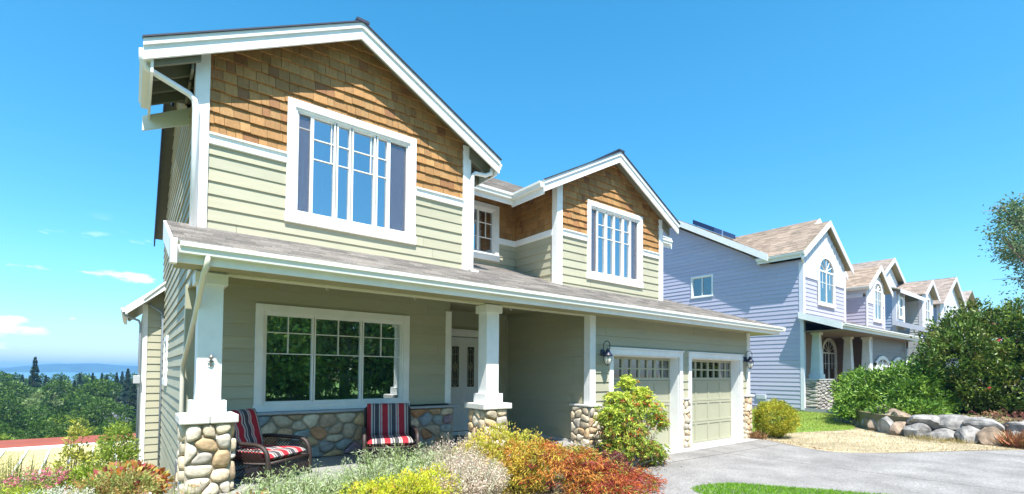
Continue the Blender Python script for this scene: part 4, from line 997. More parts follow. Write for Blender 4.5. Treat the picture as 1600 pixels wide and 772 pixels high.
def palette(n, cols, wts=None, jit=.18, rg=RNG):
    cols = np.array(cols, float); w_ = np.array(wts if wts is not None else np.ones(len(cols)), float); w_ /= w_.sum()
    c = cols[rg.choice(len(cols), n, p=w_)]; return np.clip(c*rg.uniform(1-jit, 1+jit, (n, 1)), 0, 1)
def lobes_pts(lobes, n, rg, shell=.55, lump=.18, zmin=None, squash=None):
    """points spread through the outer part of overlapping lobes, direction outward"""
    L_ = np.array(lobes, float)                       # cx cy cz rx ry rz
    vol = (L_[:, 3]*L_[:, 4]*L_[:, 5])**(2/3); pr = vol/vol.sum()
    k = rg.choice(len(L_), n, p=pr); d = rg.normal(size=(n, 3)); d /= np.linalg.norm(d, axis=1, keepdims=True)
    rad = (shell+(1-shell)*rg.random(n)**.5)
    bump = 1+lump*(np.sin(d[:, 0]*5+k*1.7)*np.cos(d[:, 1]*6+k)+.6*np.sin(d[:, 2]*9+k*2.3)*np.cos(d[:, 0]*11))
    off = d*L_[k, 3:6]*(rad*bump)[:, None]; P = L_[k, :3]+off
    keep = np.ones(n, bool)
    for j, l in enumerate(L_):                          # drop points deep inside other lobes
        q = (P-l[:3])/l[3:6]; keep &= ~((np.linalg.norm(q, axis=1) < shell*.8) & (k != j))
    if zmin is not None: keep &= P[:, 2] > zmin
    return P[keep], d[keep], k[keep], rad[keep]
def twigs(mb, base, lobes, rg, n=14, r=.012):
    for i in range(n):
        l = lobes[rg.integers(len(lobes))]; t = np.array(l[:3])+rg.normal(size=3)*.45*np.array(l[3:6]); b = np.array(base)+rg.normal(size=3)*[.05, .05, 0]
        m_ = (b+t)/2+rg.normal(size=3)*.05+[0, 0, .03]; mb.tube([b, m_, t], [r, r*.7, r*.3], 5)
def bush(name, label, cat, loc, lobes, n, size, cols, wts=None, m=None, aspect=2.2, upb=.5, seed=1, stems=14, stemr=.012, barkm=None, group=None, clus=True, shell=.5, lump=.18, flowers=None, jit=.18, curl=.25, stemname='stem', leafname='foliage'):
    rg = np.random.default_rng(seed); t = thing(name, label, cat, loc, group)
    L_ = [(l[0]+loc[0], l[1]+loc[1], l[2]+loc[2], l[3], l[4], l[5]) for l in lobes]
    if clus:                                           # leaves in sprigs
        k_ = 9; P, d, k, rad = lobes_pts(L_, max(8, n//k_), rg, shell, lump, loc[2]+.02)
        P = np.repeat(P, k_, 0)+rg.normal(size=(len(P)*k_, 3))*size*.55
        d = np.repeat(d, k_, 0)+rg.normal(size=(len(d)*k_, 3))*.75+[0, 0, upb]
        base = palette(len(P)//k_, cols, wts, jit, rg); C = np.repeat(base, k_, 0)*rg.uniform(.85, 1.15, (len(P), 1))
    else:
        P, d, k, rad = lobes_pts(L_, n, rg, shell, lump, loc[2]+.02); d = d+rg.normal(size=d.shape)*.6+[0, 0, upb]; C = palette(len(P), cols, wts, jit, rg)
    leaf_obj(leafname, P, d, size, C, t, m, aspect, seed, curl)
    if stems:
        mb = MB(); twigs(mb, (loc[0], loc[1], loc[2]-.05), L_, rg, stems, stemr); mb.build(stemname, barkm or BARK, t)
    if flowers:
        fc, fn, fs = flowers; P, d, k, rad = lobes_pts(L_, fn, rg, .93, lump, loc[2]+.1)
        P = np.repeat(P, 6, 0)+rg.normal(size=(len(P)*6, 3))*fs*.3; d = np.repeat(d, 6, 0)+rg.normal(size=(len(P), 3))*.8
        leaf_obj('flower', P, d, fs, palette(len(P), fc, None, .15, rg), t, m, 1.3, seed+1)
    return t
def blades(name, parent, P, h, wd, cols, rg, lean=.35, m=None, seed=1):
    n = len(P); d = rg.normal(size=(n, 3))*lean; d[:, 2] = 1
    return leaf_obj(name, P, d, h, cols, parent, m, wd, seed, .12)
# ================================================================== near planting
G_YEL = [(.42, .46, .05), (.34, .42, .04), (.50, .46, .07), (.22, .32, .03)]
# 1 laceleaf maple: cascading layers of threads
def laceleaf():
    loc = (5.12, 5.35, G0); t = thing('japanese_maple', 'low weeping laceleaf maple turning orange and red beside the driveway edge', 'shrub', loc)
    rg = np.random.default_rng(4); P, D, C = [], [], []
    lob = [(0, 0, .28, .85, .7, .42), (.55, -.35, .12, .65, .55, .34), (.95, -.55, .05, .5, .45, .24), (-.35, .3, .42, .6, .5, .36), (.2, -.75, .05, .6, .45, .26), (-.2, -.2, .38, .6, .6, .35), (.8, .1, .1, .5, .4, .25)]
    for i in range(520):
        l = lob[rg.integers(len(lob))]; a = rg.uniform(0, 2*math.pi); e = rg.uniform(-.1, 1.3)
        d = np.array((math.cos(a)*math.cos(e), math.sin(a)*math.cos(e), math.sin(e))); c = np.array(l[:3])+d*np.array(l[3:6])*rg.uniform(.8, 1.05)+np.array(loc)
        if c[2] < G0+.02: continue
        hue = rg.random(); wx = (c[0]-loc[0])*.5+(loc[1]-c[1])*.5+rg.normal()*.28
        base = np.array((.58, .43, .06)) if wx < -.22 else np.array((.60, .27, .06)) if wx < .35 else np.array((.50, .13, .05))
        if hue < .15: base = np.array((.32, .07, .06))
        if hue > .86: base = np.array((.36, .34, .06))
        out = np.array((d[0], d[1], -.35))
        for j in range(26):
            P.append(c+rg.normal(size=3)*[.055, .055, .025]); D.append(out+rg.normal(size=3)*.5); C.append(base*rg.uniform(.65, 1.35))
    leaf_obj('foliage', np.array(P), np.array(D), .075, np.clip(np.array(C), 0, 1), t, LEAF, 5.5, 5, .3)
    mb = MB(); twigs(mb, (loc[0]-.1, loc[1]+.1, G0-.05), [tuple(np.array(l[:3])+loc)+l[3:] for l in lob], rg, 18, .02); mb.build('stem', BARK, t)
laceleaf()
bush('golden_shrub', 'rounded yellow green mounding shrub in front of the second porch pillar', 'shrub', (4.52, 6.1, G0),
     [(0, 0, .55, .48, .42, .42), (.45, -.1, .45, .5, .42, .38), (-.4, .0, .45, .4, .4, .35), (.85, -.15, .3, .4, .35, .3), (.1, -.4, .3, .6, .4, .35)], 15000, .042,
     [(.60, .54, .09), (.52, .52, .08), (.66, .50, .12), (.42, .45, .07)], seed=12, aspect=2.0)
bush('lime_shrub', 'bright lime yellow low shrub at the front edge of the bed', 'shrub', (2.72, 5.5, G0),
     [(0, 0, .25, .5, .38, .30), (-.4, .15, .2, .4, .35, .28), (.42, .1, .26, .38, .35, .30)], 14000, .034, [(.62, .66, .05), (.52, .60, .05), (.68, .64, .08), (.62, .42, .08)], [4, 4, 3, 1], seed=13, aspect=2.4)
# dry heath: upright spikes with pale calyces
def heath(name, label, loc, rx, ry, h, n, cols, seed, lean=.25, per=24, size=.026, stemc=(.52, .47, .32), cat='plant'):
    rg = np.random.default_rng(seed); t = thing(name, label, cat, loc)
    P, D, C, SP, SD, SH = [], [], [], [], [], []
    for i in range(n):
        a = rg.uniform(0, 6.283); r = math.sqrt(rg.random()); b = np.array((loc[0]+rx*r*math.cos(a)*.6, loc[1]+ry*r*math.sin(a)*.6, loc[2]))
        d = np.array((math.cos(a)*r*lean*2, math.sin(a)*r*lean*2, 1))+rg.normal(size=3)*.08; d /= np.linalg.norm(d); hh = h*(1-.35*r*r)*rg.uniform(.75, 1.1)
        SP.append(b); SD.append(d); SH.append(hh); cc = np.array(cols[rg.integers(len(cols))])
        for j in range(per):
            f = 1-.75*rg.random()**1.3; P.append(b+d*hh*f+rg.normal(size=3)*.016); D.append(d*.6+rg.normal(size=3)*.6); C.append(cc*rg.uniform(.7, 1.25))
    leaf_obj('flower_spikes', np.array(P), np.array(D), size, np.clip(np.array(C), 0, 1), t, DRY, 2.2, seed)
    SP, SD, SH = map(np.array, (SP, SD, SH))
    leaf_obj('stalks', SP, SD, SH*1.0, np.tile(np.array(stemc), (len(SP), 1))*rg.uniform(.7, 1.3, (len(SP), 1)), t, DRY, 70, seed, .05)
    return t
heath('dry_heather', 'pale dried heather with straw coloured spikes between the lime and golden shrubs', (3.62, 5.65, G0), .75, .6, .64, 1100, [(.74, .64, .52), (.68, .60, .46), (.80, .70, .58), (.58, .62, .44), (.70, .52, .46)], 14)
heath('dry_heather', 'second clump of dried heather, taller, near the front door side of the bed', (3.75, 6.15, G0), .5, .4, .80, 520, [(.74, .62, .52), (.66, .56, .48), (.62, .44, .40)], 15)
# feathery cosmos like clumps
def feathery(label, loc, rx, ry, h, n, cols, seed, name='feathery_herb', lean=.45, size=.05, per=30, fl=None):
    rg = np.random.default_rng(seed); t = thing(name, label, 'plant', loc); P, D, C = [], [], []; SP, SD, SH = [], [], []
    for i in range(n):
        a = rg.uniform(0, 6.283); r = math.sqrt(rg.random()); d = np.array((math.cos(a)*r*lean, math.sin(a)*r*lean, 1)); hh = h*(1-.4*r*r)*rg.uniform(.7, 1.1)
        b = np.array((loc[0]+rx*r*math.cos(a), loc[1]+ry*r*math.sin(a), loc[2])); cc = np.array(cols[rg.integers(len(cols))]); SP.append(b); SD.append(d); SH.append(hh)
        for j in range(per):
            f = rg.uniform(.25, 1); P.append(b+d*hh*f+rg.normal(size=3)*.03); D.append(rg.normal(size=3)+[0, 0, .6]); C.append(cc*rg.uniform(.75, 1.3))
    leaf_obj('foliage', np.array(P), np.array(D), size, np.clip(np.array(C), 0, 1), t, LEAF, 7, seed)
    leaf_obj('stalks', np.array(SP), np.array(SD), np.array(SH), np.tile((.25, .30, .12), (len(SP), 1)), t, LEAF, 60, seed, .05)
    if fl:
        fc, fn, fs = fl; k = rg.choice(len(SP), fn); Q = np.array(SP)[k]+np.array(SD)[k]*(np.array(SH)[k][:, None]*1.0)
        Q = np.repeat(Q, 8, 0)+rg.normal(size=(fn*8, 3))*fs*.5; leaf_obj('flower', Q, rg.normal(size=Q.shape)+[0, 0, .5], fs, palette(len(Q), fc, None, .15, rg), t, LEAF, 1.3, seed+3)
    return t
SG = [(.46, .56, .28), (.52, .62, .36), (.36, .50, .18), (.62, .66, .46)]
feathery('silvery green feathery plant in front of the left chair', (1.55, 6.05, G0), .48, .22, .66, 380, SG, 16)
feathery('feathery pale green plant low in front of the far chair', (2.75, 6.05, G0), .62, .18, .80, 480, SG, 17)
feathery('feathery green tuft growing left of the dried heather', (3.45, 6.2, G0), .3, .15, .72, 160, SG, 18)
feathery('yellow tinged wispy plant at the foot of the left pillar', (.95, 6.05, G0), .35, .2, .42, 120, [(.46, .46, .18), (.50, .42, .14), (.40, .44, .24)], 19, fl=([(.70, .35, .10), (.65, .25, .18)], 16, .04))
feathery('pinkish flowering clump left of the left pillar', (.42, 6.4, G0-.05), .32, .3, .55, 120, [(.42, .46, .16), (.36, .42, .12)], 20, fl=([(.62, .30, .22), (.60, .42, .12), (.70, .62, .55)], 46, .035))
# mixed border on the falling left side
bush('hydrangea', 'orange and rust leaved shrub at the corner of the rear wing', 'shrub', (.02, 9.4, ground(0, 9.4)),
     [(0, 0, .30, .34, .4, .26), (-.32, -.1, .2, .3, .3, .22), (.25, .3, .2, .25, .3, .2)], 1500, .10, [(.50, .20, .05), (.55, .30, .08), (.45, .40, .10), (.40, .10, .10), (.35, .38, .10)], seed=21, aspect=1.5, clus=False)
bush('green_shrub', 'tall fresh green shrub against the rear wing of the green house', 'shrub', (-.22, 12.8, ground(-.2, 12.8)),
     [(0, 0, .95, .40, .5, .6), (.05, .2, 1.4, .3, .35, .45), (-.42, .1, .6, .35, .4, .42)], 8000, .06, [(.25, .34, .05), (.34, .42, .08), (.16, .26, .04)], seed=22)
bush('sapling', 'thin young shrub with yellow green leaves near the middle of the left border', 'shrub', (-.72, 11.2, ground(-.7, 11.2)),
     [(0, 0, .75, .30, .3, .45), (.02, 0, 1.25, .12, .12, .4), (.3, 0, .5, .25, .25, .3)], 2600, .06, [(.38, .42, .06), (.44, .44, .10)], seed=23)
bush('border_shrub', 'leafy bright green shrub in the left border, right of the pink blossoms', 'shrub', (-.55, 9.6, ground(-.5, 9.6)),
     [(0, 0, .35, .26, .3, .26), (.22, .1, .3, .2, .2, .2)], 2600, .055, [(.30, .40, .05), (.22, .34, .04)], seed=24)
feathery('tall pink flowering perennial in the left border', (-1.0, 9.5, ground(-1, 9.5)), .30, .25, .62, 170, [(.28, .36, .08), (.36, .40, .12)], 25, 'flowering_perennial', .3, fl=([(.62, .16, .24), (.66, .28, .30)], 110, .035))
feathery('wispy yellow grassy plant at the far left of the border', (-1.42, 10.2, ground(-1.4, 10.2)), .5, .4, .95, 220, [(.60, .52, .22), (.52, .50, .16), (.44, .46, .10)], 26, 'ornamental_grass', .25)
feathery('second yellow grassy clump behind the pink perennial', (-.75, 11.4, ground(-.75, 11.4)), .4, .3, .95, 150, [(.60, .52, .22), (.50, .50, .16)], 27, 'ornamental_grass', .25)
heath('yarrow', 'flat white flower heads low in the left foreground', (-.72, 8.15, ground(-.7, 8.15)), .55, .35, .36, 150, [(.72, .74, .66), (.60, .64, .45), (.70, .70, .60)], 28, .3, 30, .026, (.25, .32, .1))
feathery('lime green grassy tuft in the lower left corner', (-1.15, 8.35, ground(-1.1, 8.35)), .35, .3, .42, 140, [(.45, .55, .05), (.36, .48, .05)], 29, 'ornamental_grass', .4)
bush('border_shrub', 'low mixed green shrub spilling before the rear wing', 'shrub', (-.28, 8.6, ground(-.3, 8.6)),
     [(0, 0, .2, .32, .3, .22), (.35, .2, .2, .3, .3, .2)], 3600, .045, [(.34, .38, .12), (.42, .40, .14), (.25, .34, .08), (.45, .28, .10)], seed=30)
# Pieris beside the garage: tiered whorls
def pieris():
    loc = (7.5, 5.95, G0); t = thing('pieris', 'tall loose shrub with lime new growth and red tips before the left garage door', 'shrub', loc)
    rg = np.random.default_rng(31); P, D, C = [], [], []; mb = MB()
    tips = []
    lob = [(-.32, 0, 1.22, .28, .26, .2), (.3, 0, 1.22, .26, .26, .2), (-.42, 0, .72, .3, .3, .26), (-.5, .05, .95, .26, .26, .2), (-.45, 0, .35, .28, .28, .28), (0, 0, 1.12, .40, .35, .32), (.42, -.1, 1.0, .34, .3, .28), (-.33, -.05, .98, .3, .3, .26), (.02, .05, 1.50, .2, .2, .16), (.62, -.15, .80, .26, .24, .2), (0, -.1, .62, .42, .35, .3), (.28, -.2, .3, .36, .32, .28), (-.25, -.1, .38, .32, .3, .3), (.36, 0, 1.33, .18, .18, .12), (.5, -.2, .22, .25, .25, .2)]
    for l in lob:
        for i in range(int(330*l[3]*2)):
            d = rg.normal(size=3); d /= np.linalg.norm(d); p_ = np.array(l[:3])*[1.12, 1, 1.06]+d*np.array(l[3:6])*.86*rg.uniform(.45, 1.08)*(1+.25*math.sin(7*d[0]+9*d[2]+l[2]*5))+loc
            if p_[2] < G0+.05: continue
            tips.append((p_, d, l[2]))
    for p_, d, lz in tips:
        hgt = p_[2]-G0; r = rg.random()
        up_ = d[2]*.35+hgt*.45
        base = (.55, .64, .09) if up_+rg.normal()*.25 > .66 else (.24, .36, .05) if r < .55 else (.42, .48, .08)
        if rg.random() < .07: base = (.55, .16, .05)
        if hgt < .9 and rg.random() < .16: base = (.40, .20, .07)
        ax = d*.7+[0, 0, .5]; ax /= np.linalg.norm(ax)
        for j in range(8):
            a = j*math.pi/4+rg.random(); u = np.cross(ax, [1, .2, 0]); u /= np.linalg.norm(u); v_ = np.cross(ax, u)
            P.append(p_+rg.normal(size=3)*.006); D.append(u*math.cos(a)+v_*math.sin(a)+ax*.35); C.append(np.array(base)*rg.uniform(.75, 1.25))
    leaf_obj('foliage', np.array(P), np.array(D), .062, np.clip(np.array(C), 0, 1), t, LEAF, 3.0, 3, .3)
    L_ = [tuple(np.array(l[:3])+loc)+l[3:] for l in lob]
    for i in range(3): twigs(mb, (loc[0]+rg.normal()*.08, loc[1], G0-.05), L_, rg, 16, .018)
    mb.build('stem', BARKG, t)
pieris()
bush('berberis', 'small dark red shrub tucked at the foot of the tall garage shrub', 'shrub', (6.75, 5.72, G0), [(0, 0, .22, .28, .25, .18), (-.25, .1, .12, .2, .2, .12)], 2200, .04, [(.25, .06, .06), (.34, .14, .10), (.16, .04, .06)], seed=33)
bush('globe_shrub', 'round clipped yellow green shrub between the garage corner and the lilac house', 'shrub', (14.55, 6.35, G0),
     [(0, 0, .52, .58, .58, .50), (.2, .1, .62, .42, .42, .42), (-.2, -.15, .55, .45, .45, .42)], 16000, .05, [(.46, .45, .04), (.38, .40, .04), (.24, .29, .03), (.56, .50, .06)], seed=34, shell=.72, lump=.1, upb=.8)
# ================================================================== neighbour planting and rock wall
bush('round_shrub', 'bright green rounded shrub in front of the lilac house columns', 'shrub', (25.8, 7.6, G0), [(0, 0, 1.35, .85, .8, .62), (.6, 0, 1.2, .6, .6, .6), (0, 0, .6, .8, .8, .6)], 9000, .09, [(.20, .36, .03), (.28, .42, .04), (.13, .26, .02)], seed=35)
bush('yellow_shrub', 'yellowish shrub beside the stacked stone pier of the lilac house', 'shrub', (24.3, 7.5, G0), [(0, 0, .8, .62, .55, .7), (.5, -.2, .9, .55, .5, .6), (-.1, -.2, .4, .6, .5, .4)], 8000, .085, [(.36, .38, .08), (.30, .30, .10), (.42, .36, .12)], seed=36)
BED = [(22.0, 6.8), (20.5, 6.2), (19.1, 5.3), (18.3, 4.2), (18.2, 2.7), (18.4, 1.3), (18.8, 0), (19.4, -1.6), (30, -1.6), (34, 4.5), (30, 7.2), (25, 7.4)]
sheet('planting_bed', catmull(BED+[BED[0]]), G0, MATS['soil_ground'], h=.55)
BARKM = MATS['bark']
RHC = [(.10, .21, .025), (.17, .30, .04), (.24, .38, .06), (.07, .15, .02)]
bush('rhododendron', 'broad leaved light green shrub spilling over the low end of the boulder wall', 'shrub', (21.3, 6.05, G0+.3), [(0, 0, .55, 1.1, .9, .62), (.9, -.1, .85, 1.1, .9, .62), (1.9, -.2, 1.0, 1.1, 1, .75), (.4, -.6, .3, .9, .6, .45), (-.5, .1, .3, .7, .6, .42), (1.3, .4, .9, 1.3, .9, .7), (-.75, -.45, .12, .6, .45, .4), (.1, -.95, .15, .6, .4, .38), (-1.1, .2, .1, .4, .4, .32)], 18000, .15, RHC, seed=37, aspect=2.6, m=LEAFD, upb=.2, curl=.35)
bush('rhododendron', 'darker broad leaved shrub between the light green one and the tall hedge', 'shrub', (20.9, 4.75, G0+.5), [(0, 0, .5, 1.0, .8, .62), (1.0, .1, .9, 1.1, 1, .8), (.2, -.5, .35, .8, .7, .45), (-1.2, .1, .05, .7, .6, .36), (-1.5, -.7, .1, .55, .6, .30)], 13000, .14, RHC, [3, 3, 1, 3], seed=38, aspect=2.6, m=LEAFD, upb=.2, curl=.35)
BH = [(.07, .13, .02), (.11, .20, .03), (.19, .27, .05), (.13, .14, .03), (.045, .09, .015)]
bush('tall_shrub', 'huge dark green shrub with a few red buds towering over the boulder wall', 'shrub', (22.9, 3.1, G0+.5),
     [(0, 0, 1.0, 1.7, 1.5, 1.15), (-.6, .5, 1.9, 1.2, 1.1, 1.0), (.2, .7, 2.7, .8, .8, .8), (.9, -.3, 2.4, 1.3, 1.2, 1.1), (1.4, -.9, 3.0, 1.0, 1.0, .9), (-.6, -.6, .8, 1.3, 1.2, 1.0), (.4, .9, 1.4, 1.2, 1.2, 1.3), (1.0, .4, 3.4, .5, .5, .55), (.1, -1.0, 1.3, 1.3, 1.2, 1.2)], 62000, .12, BH, seed=39, m=LEAFD, stems=40, stemr=.04, shell=.6, lump=.28, flowers=([(.45, .05, .06), (.50, .16, .14)], 34, .09))
bush('tall_shrub', 'dense leafy green shrub at the right edge behind the boulders', 'shrub', (21.6, .6, G0+.5), [(0, 0, .9, 1.5, 1.3, 1.1), (.6, -.2, 2.1, 1.4, 1.4, 1.2), (1.2, .2, 3.2, 1.1, 1.1, 1.0), (-.4, .3, .6, 1.1, 1.1, .8)], 24000, .12, BH, seed=40, m=LEAFD, stems=20, stemr=.04, shell=.6, lump=.25)
# boulders, each one its own
ROCK = mat('boulder_granite', (.25, .235, .22), .9, .5, 5, 1.0, 16, var2=.35, scale2=2.2)
ROCKB = mat('boulder_tan', (.26, .195, .14), .9, .5, 5, 1.0, 16, var2=.35, scale2=2.2)
def boulder(i, x, y, z, w_, d, h, rot, m, label):
    import bmesh
    rg = random.Random(100+i); bm = bmesh.new(); bmesh.ops.create_icosphere(bm, subdivisions=3, radius=1)
    planes = [(Vector((rg.gauss(0, 1), rg.gauss(0, 1), rg.gauss(0, .8))).normalized(), rg.uniform(.50, .80)) for _ in range(16)]
    for v in bm.verts:
        for n_, dd in planes:
            q = v.co.dot(n_)
            if q > dd: v.co -= n_*(q-dd)*.93
        v.co *= 1+rg.uniform(-.035, .035)
        v.co = Vector((v.co.x*w_*.68, v.co.y*d*.68, v.co.z*h*.68))
    me = bpy.data.meshes.new('boulder'); bm.to_mesh(me); bm.free(); me.materials.append(m)
    o = bpy.data.objects.new('boulder', me); COL.objects.link(o); o.location = (x, y, z+h*.42); o.rotation_euler = (rg.uniform(-.12, .12), rg.uniform(-.12, .12), rot)
    tag(o, label, 'boulder', 'boulders of the low retaining wall')
line = [(21.7, 6.55), (20.2, 5.75), (18.75, 4.85), (17.95, 3.9), (17.8, 2.6), (17.95, 1.3), (18.3, 0), (18.8, -1.4)]
def on_line(d):
    for (a, b) in zip(line[:-1], line[1:]):
        L_ = math.hypot(b[0]-a[0], b[1]-a[1])
        if d <= L_: return a[0]+(b[0]-a[0])*d/L_, a[1]+(b[1]-a[1])*d/L_, math.atan2(b[1]-a[1], b[0]-a[0])
        d -= L_
    return line[-1]+(-1.4,)
ORD = ['first', 'second', 'third', 'fourth', 'fifth', 'sixth', 'seventh', 'eighth', 'ninth', 'tenth', 'eleventh', 'twelfth', 'thirteenth', 'fourteenth', 'fifteenth', 'sixteenth', 'seventeenth', 'eighteenth', 'nineteenth', 'twentieth']
rgB = random.Random(5); n_ = 0
for course, (z0, hh) in enumerate(((-.10, .42), (.28, .34))):
    d = .0 if course == 0 else .35; k = 0
    while d < 9.3 and k < 20:
        w_ = rgB.uniform(.34, .50) if d < 2.6 else rgB.uniform(.42, .74); h_ = hh*rgB.uniform(.85, 1.15) if d > 1.5 else hh*.75
        x, y, a = on_line(d+w_/2); tan = rgB.random() < (.65 if d < 4 else .3)
        off = .14 if course else 0
        boulder(n_, x+.25*(course)*math.cos(a+1.57)+.0, y+.25*course*math.sin(a+1.57), G0+z0-(.12 if d < 1.5 and course else 0), w_*1.25, rgB.uniform(.5, .65), h_*1.3, a+rgB.uniform(-.15, .15), ROCKB if tan else ROCK,
                '%s %s boulder from the grass end, %s course of the retaining wall' % (ORD[k], 'tan' if tan else 'grey', ('lower', 'upper')[course]))
        d += w_*rgB.uniform(.96, 1.06)*(1.0 if course == 0 else 1.12); n_ += 1; k += 1
# dry tufts
def tuft(label, loc, r, h, n, cols, seed, kind=None):
    rg = np.random.default_rng(seed); t = thing('dry_grass_tuft', label, 'plant', loc); a = rg.uniform(0, 6.283, n); q = np.sqrt(rg.random(n))*r
    P = np.stack([loc[0]+q*np.cos(a)*.7, loc[1]+q*np.sin(a), np.full(n, loc[2])], 1); blades('blades', t, P, h, 26, palette(n, cols, None, .2, rg), rg, .6, DRY, seed)
tuft('reddish dry grass tuft spilling in front of the boulder wall', (17.55, 1.75, G0), .32, .42, 500, [(.45, .22, .10), (.50, .33, .15), (.38, .14, .08)], 51)
tuft('straw coloured dry tuft at the right end of the wall', (17.75, .9, G0), .6, .26, 700, [(.55, .42, .22), (.42, .28, .14)], 52)
tuft('small rusty tuft on the gravel by the garage corner', (13.62, 6.45, G0), .2, .25, 220, [(.35, .18, .08), (.30, .20, .08)], 53)
bush('trailing_weed', 'small reddish weedy plant trailing over the top of the boulder wall', 'plant', (18.35, 2.0, G0+.55), [(0, 0, .1, .35, .8, .18), (-.25, -.2, -.15, .2, .4, .25)], 1600, .07, [(.35, .20, .10), (.20, .22, .06), (.28, .10, .08)], seed=56)
tuft('thin straw weeds growing at the foot of the boulder wall near its middle', (17.45, 3.3, G0), .7, .16, 500, [(.50, .40, .20), (.34, .30, .12)], 57)
# ================================================================== lawns
def inpoly(P, poly):
    x, y = P[:, 0], P[:, 1]; c = np.zeros(len(P), bool); n = len(poly)
    for i in range(n):
        (x0, y0), (x1, y1) = poly[i], poly[(i+1) % n]
        k = ((y0 > y) != (y1 > y)) & (x < (x1-x0)*(y-y0)/(y1-y0+1e-12)+x0); c ^= k
    return c
def lawn(name, label, poly, dens, h, cols, wts, seed, base, edge=0):
    rg = np.random.default_rng(seed); pa = np.array(poly); lo_, hi_ = pa.min(0), pa.max(0); A = np.prod(hi_-lo_)
    n = int(A*dens); P = rg.uniform(lo_, hi_, (n, 2)); P = P[inpoly(P, poly)]
    s_ = sheet(name+'_soil', poly, G0+.006, base, 'structure')
    Q = np.stack([P[:, 0], P[:, 1], np.full(len(P), G0+.004)], 1)
    nz_ = .5+.5*np.sin(P[:, 0]*1.3+1)*np.cos(P[:, 1]*1.7)
    C = palette(len(P), cols, wts, .2, rg)
    d = rg.normal(size=Q.shape)*.5; d[:, 2] = 1
    o = leaf_obj(name, Q, d, h, C, None, LEAF, 9, seed, .2); tag(o, label, 'grass', None, 'stuff')
LB = mat('lawn_base', (.17, .28, .035), .95, .25, 3, .5, 60)
LB2 = mat('dry_base', (.40, .33, .21), .95, .3, 2.6, .7, 60, var2=.22)
NL = catmull([(14.2, 7.0), (16.5, 6.35), (18.6, 5.75), (20.2, 6.2), (22.2, 7.5), (25.3, 8.2), (25.3, 12), (20, 12), (14.6, 12), (14.2, 7.0)])
lawn('lawn', 'green and yellowing lawn between the two houses', NL, 420, .07, [(.24, .34, .05), (.38, .40, .08), (.45, .42, .14)], [2, 2, 1], 61, LB)
DR_ = catmull([(13.8, 7.0), (13.72, 6.2), (13.4, 5.6), (12.98, 4.8), (13.0, 4.2), (13.8, 3.55), (15, 2.95), (17.3, 1.65), (18.6, -.2), (18.6, 2.4), (18.1, 4.2), (19.2, 5.3), (18.6, 5.75), (16.5, 6.35), (14.3, 7.2), (13.8, 7.0)])
lawn('dry_grass', 'bleached straw coloured grass strip along the driveway', DR_, 420, .045, [(.58, .50, .33), (.48, .40, .24), (.36, .25, .13), (.30, .33, .12)], [4, 3, 1.6, 2.2], 62, LB2)
FL_ = catmull([(6.3, 3.0), (6.75, 4.15), (7.25, 4.22), (7.75, 4.0), (8.15, 3.4), (8.65, 2.6), (9.2, 1.2), (7.5, -1), (5.5, .5), (6.3, 3.0)])
lawn('grass_island', 'vivid green grass patch at the bottom edge of the driveway', FL_, 5200, .055, [(.20, .44, .03), (.28, .50, .04), (.15, .35, .02)], None, 63, LB)

# fallen leaves and bark crumbs along the bed
rgl = np.random.default_rng(77); Pq = []
for (x0, y0, x1, y1, n_, sp) in ((6.2, 4.9, 8.4, 6.0, 700, .16), (3.6, 3.6, 6.2, 4.9, 500, .2), (12.9, 4.2, 13.8, 6.6, 260, .10), (14, 3.5, 18, 1.4, 200, .12)):
    t_ = rgl.random(n_); Pq.append(np.stack([x0+(x1-x0)*t_+rgl.normal(size=n_)*sp, y0+(y1-y0)*t_+rgl.normal(size=n_)*sp, np.full(n_, G0+.03)], 1))
Pq = np.concatenate(Pq); dq = rgl.normal(size=Pq.shape); dq[:, 2] *= .15
o = leaf_obj('leaf_litter', Pq, dq, .03, palette(len(Pq), [(.22, .13, .06), (.34, .20, .08), (.15, .10, .06), (.40, .16, .07)], None, .25, rgl), None, DRY, 1.8, 78, .4)
tag(o, 'fallen brown leaves and bark crumbs scattered along the planting edge', 'leaf litter', None, 'stuff')
# ================================================================== patio chairs
WICK = mat('wicker', (.035, .022, .018), .45, .3, 60, .6, 120, spec=.5)
def striped():
    m, t, b = _nodes('striped_cushion'); n = t.nodes; l = t.links.new
    at_ = n.new('ShaderNodeAttribute'); at_.attribute_name = 'stripe'
    fr_ = n.new('ShaderNodeMath'); fr_.operation = 'FRACT'; l(at_.outputs['Fac'], fr_.inputs[0])
    r = n.new('ShaderNodeValToRGB'); r.color_ramp.interpolation = 'CONSTANT'; e = r.color_ramp.elements
    red, gy, ch = (.36, .016, .028, 1), (.42, .38, .35, 1), (.055, .05, .06, 1)
    e[0].position = 0; e[0].color = red; e[1].position = .27; e[1].color = gy
    for p_, c in ((.37, ch), (.44, gy), (.50, ch), (.74, gy), (.82, (.35, .05, .06, 1)), (.86, gy), (.93, red)): k = e.new(p_); k.color = c
    l(fr_.outputs[0], r.inputs[0]); l(r.outputs[0], b.inputs['Base Color']); b.inputs['Roughness'].default_value = .9
    co = n.new('ShaderNodeTexCoord'); no = n.new('ShaderNodeTexNoise'); no.inputs['Scale'].default_value = 260; l(co.outputs['Object'], no.inputs[0])
    bp = n.new('ShaderNodeBump'); bp.inputs['Strength'].default_value = .3; bp.inputs['Distance'].default_value = .003; l(no.outputs[0], bp.inputs['Height']); l(bp.outputs[0], b.inputs['Normal'])
    return m
STRIPE = striped()
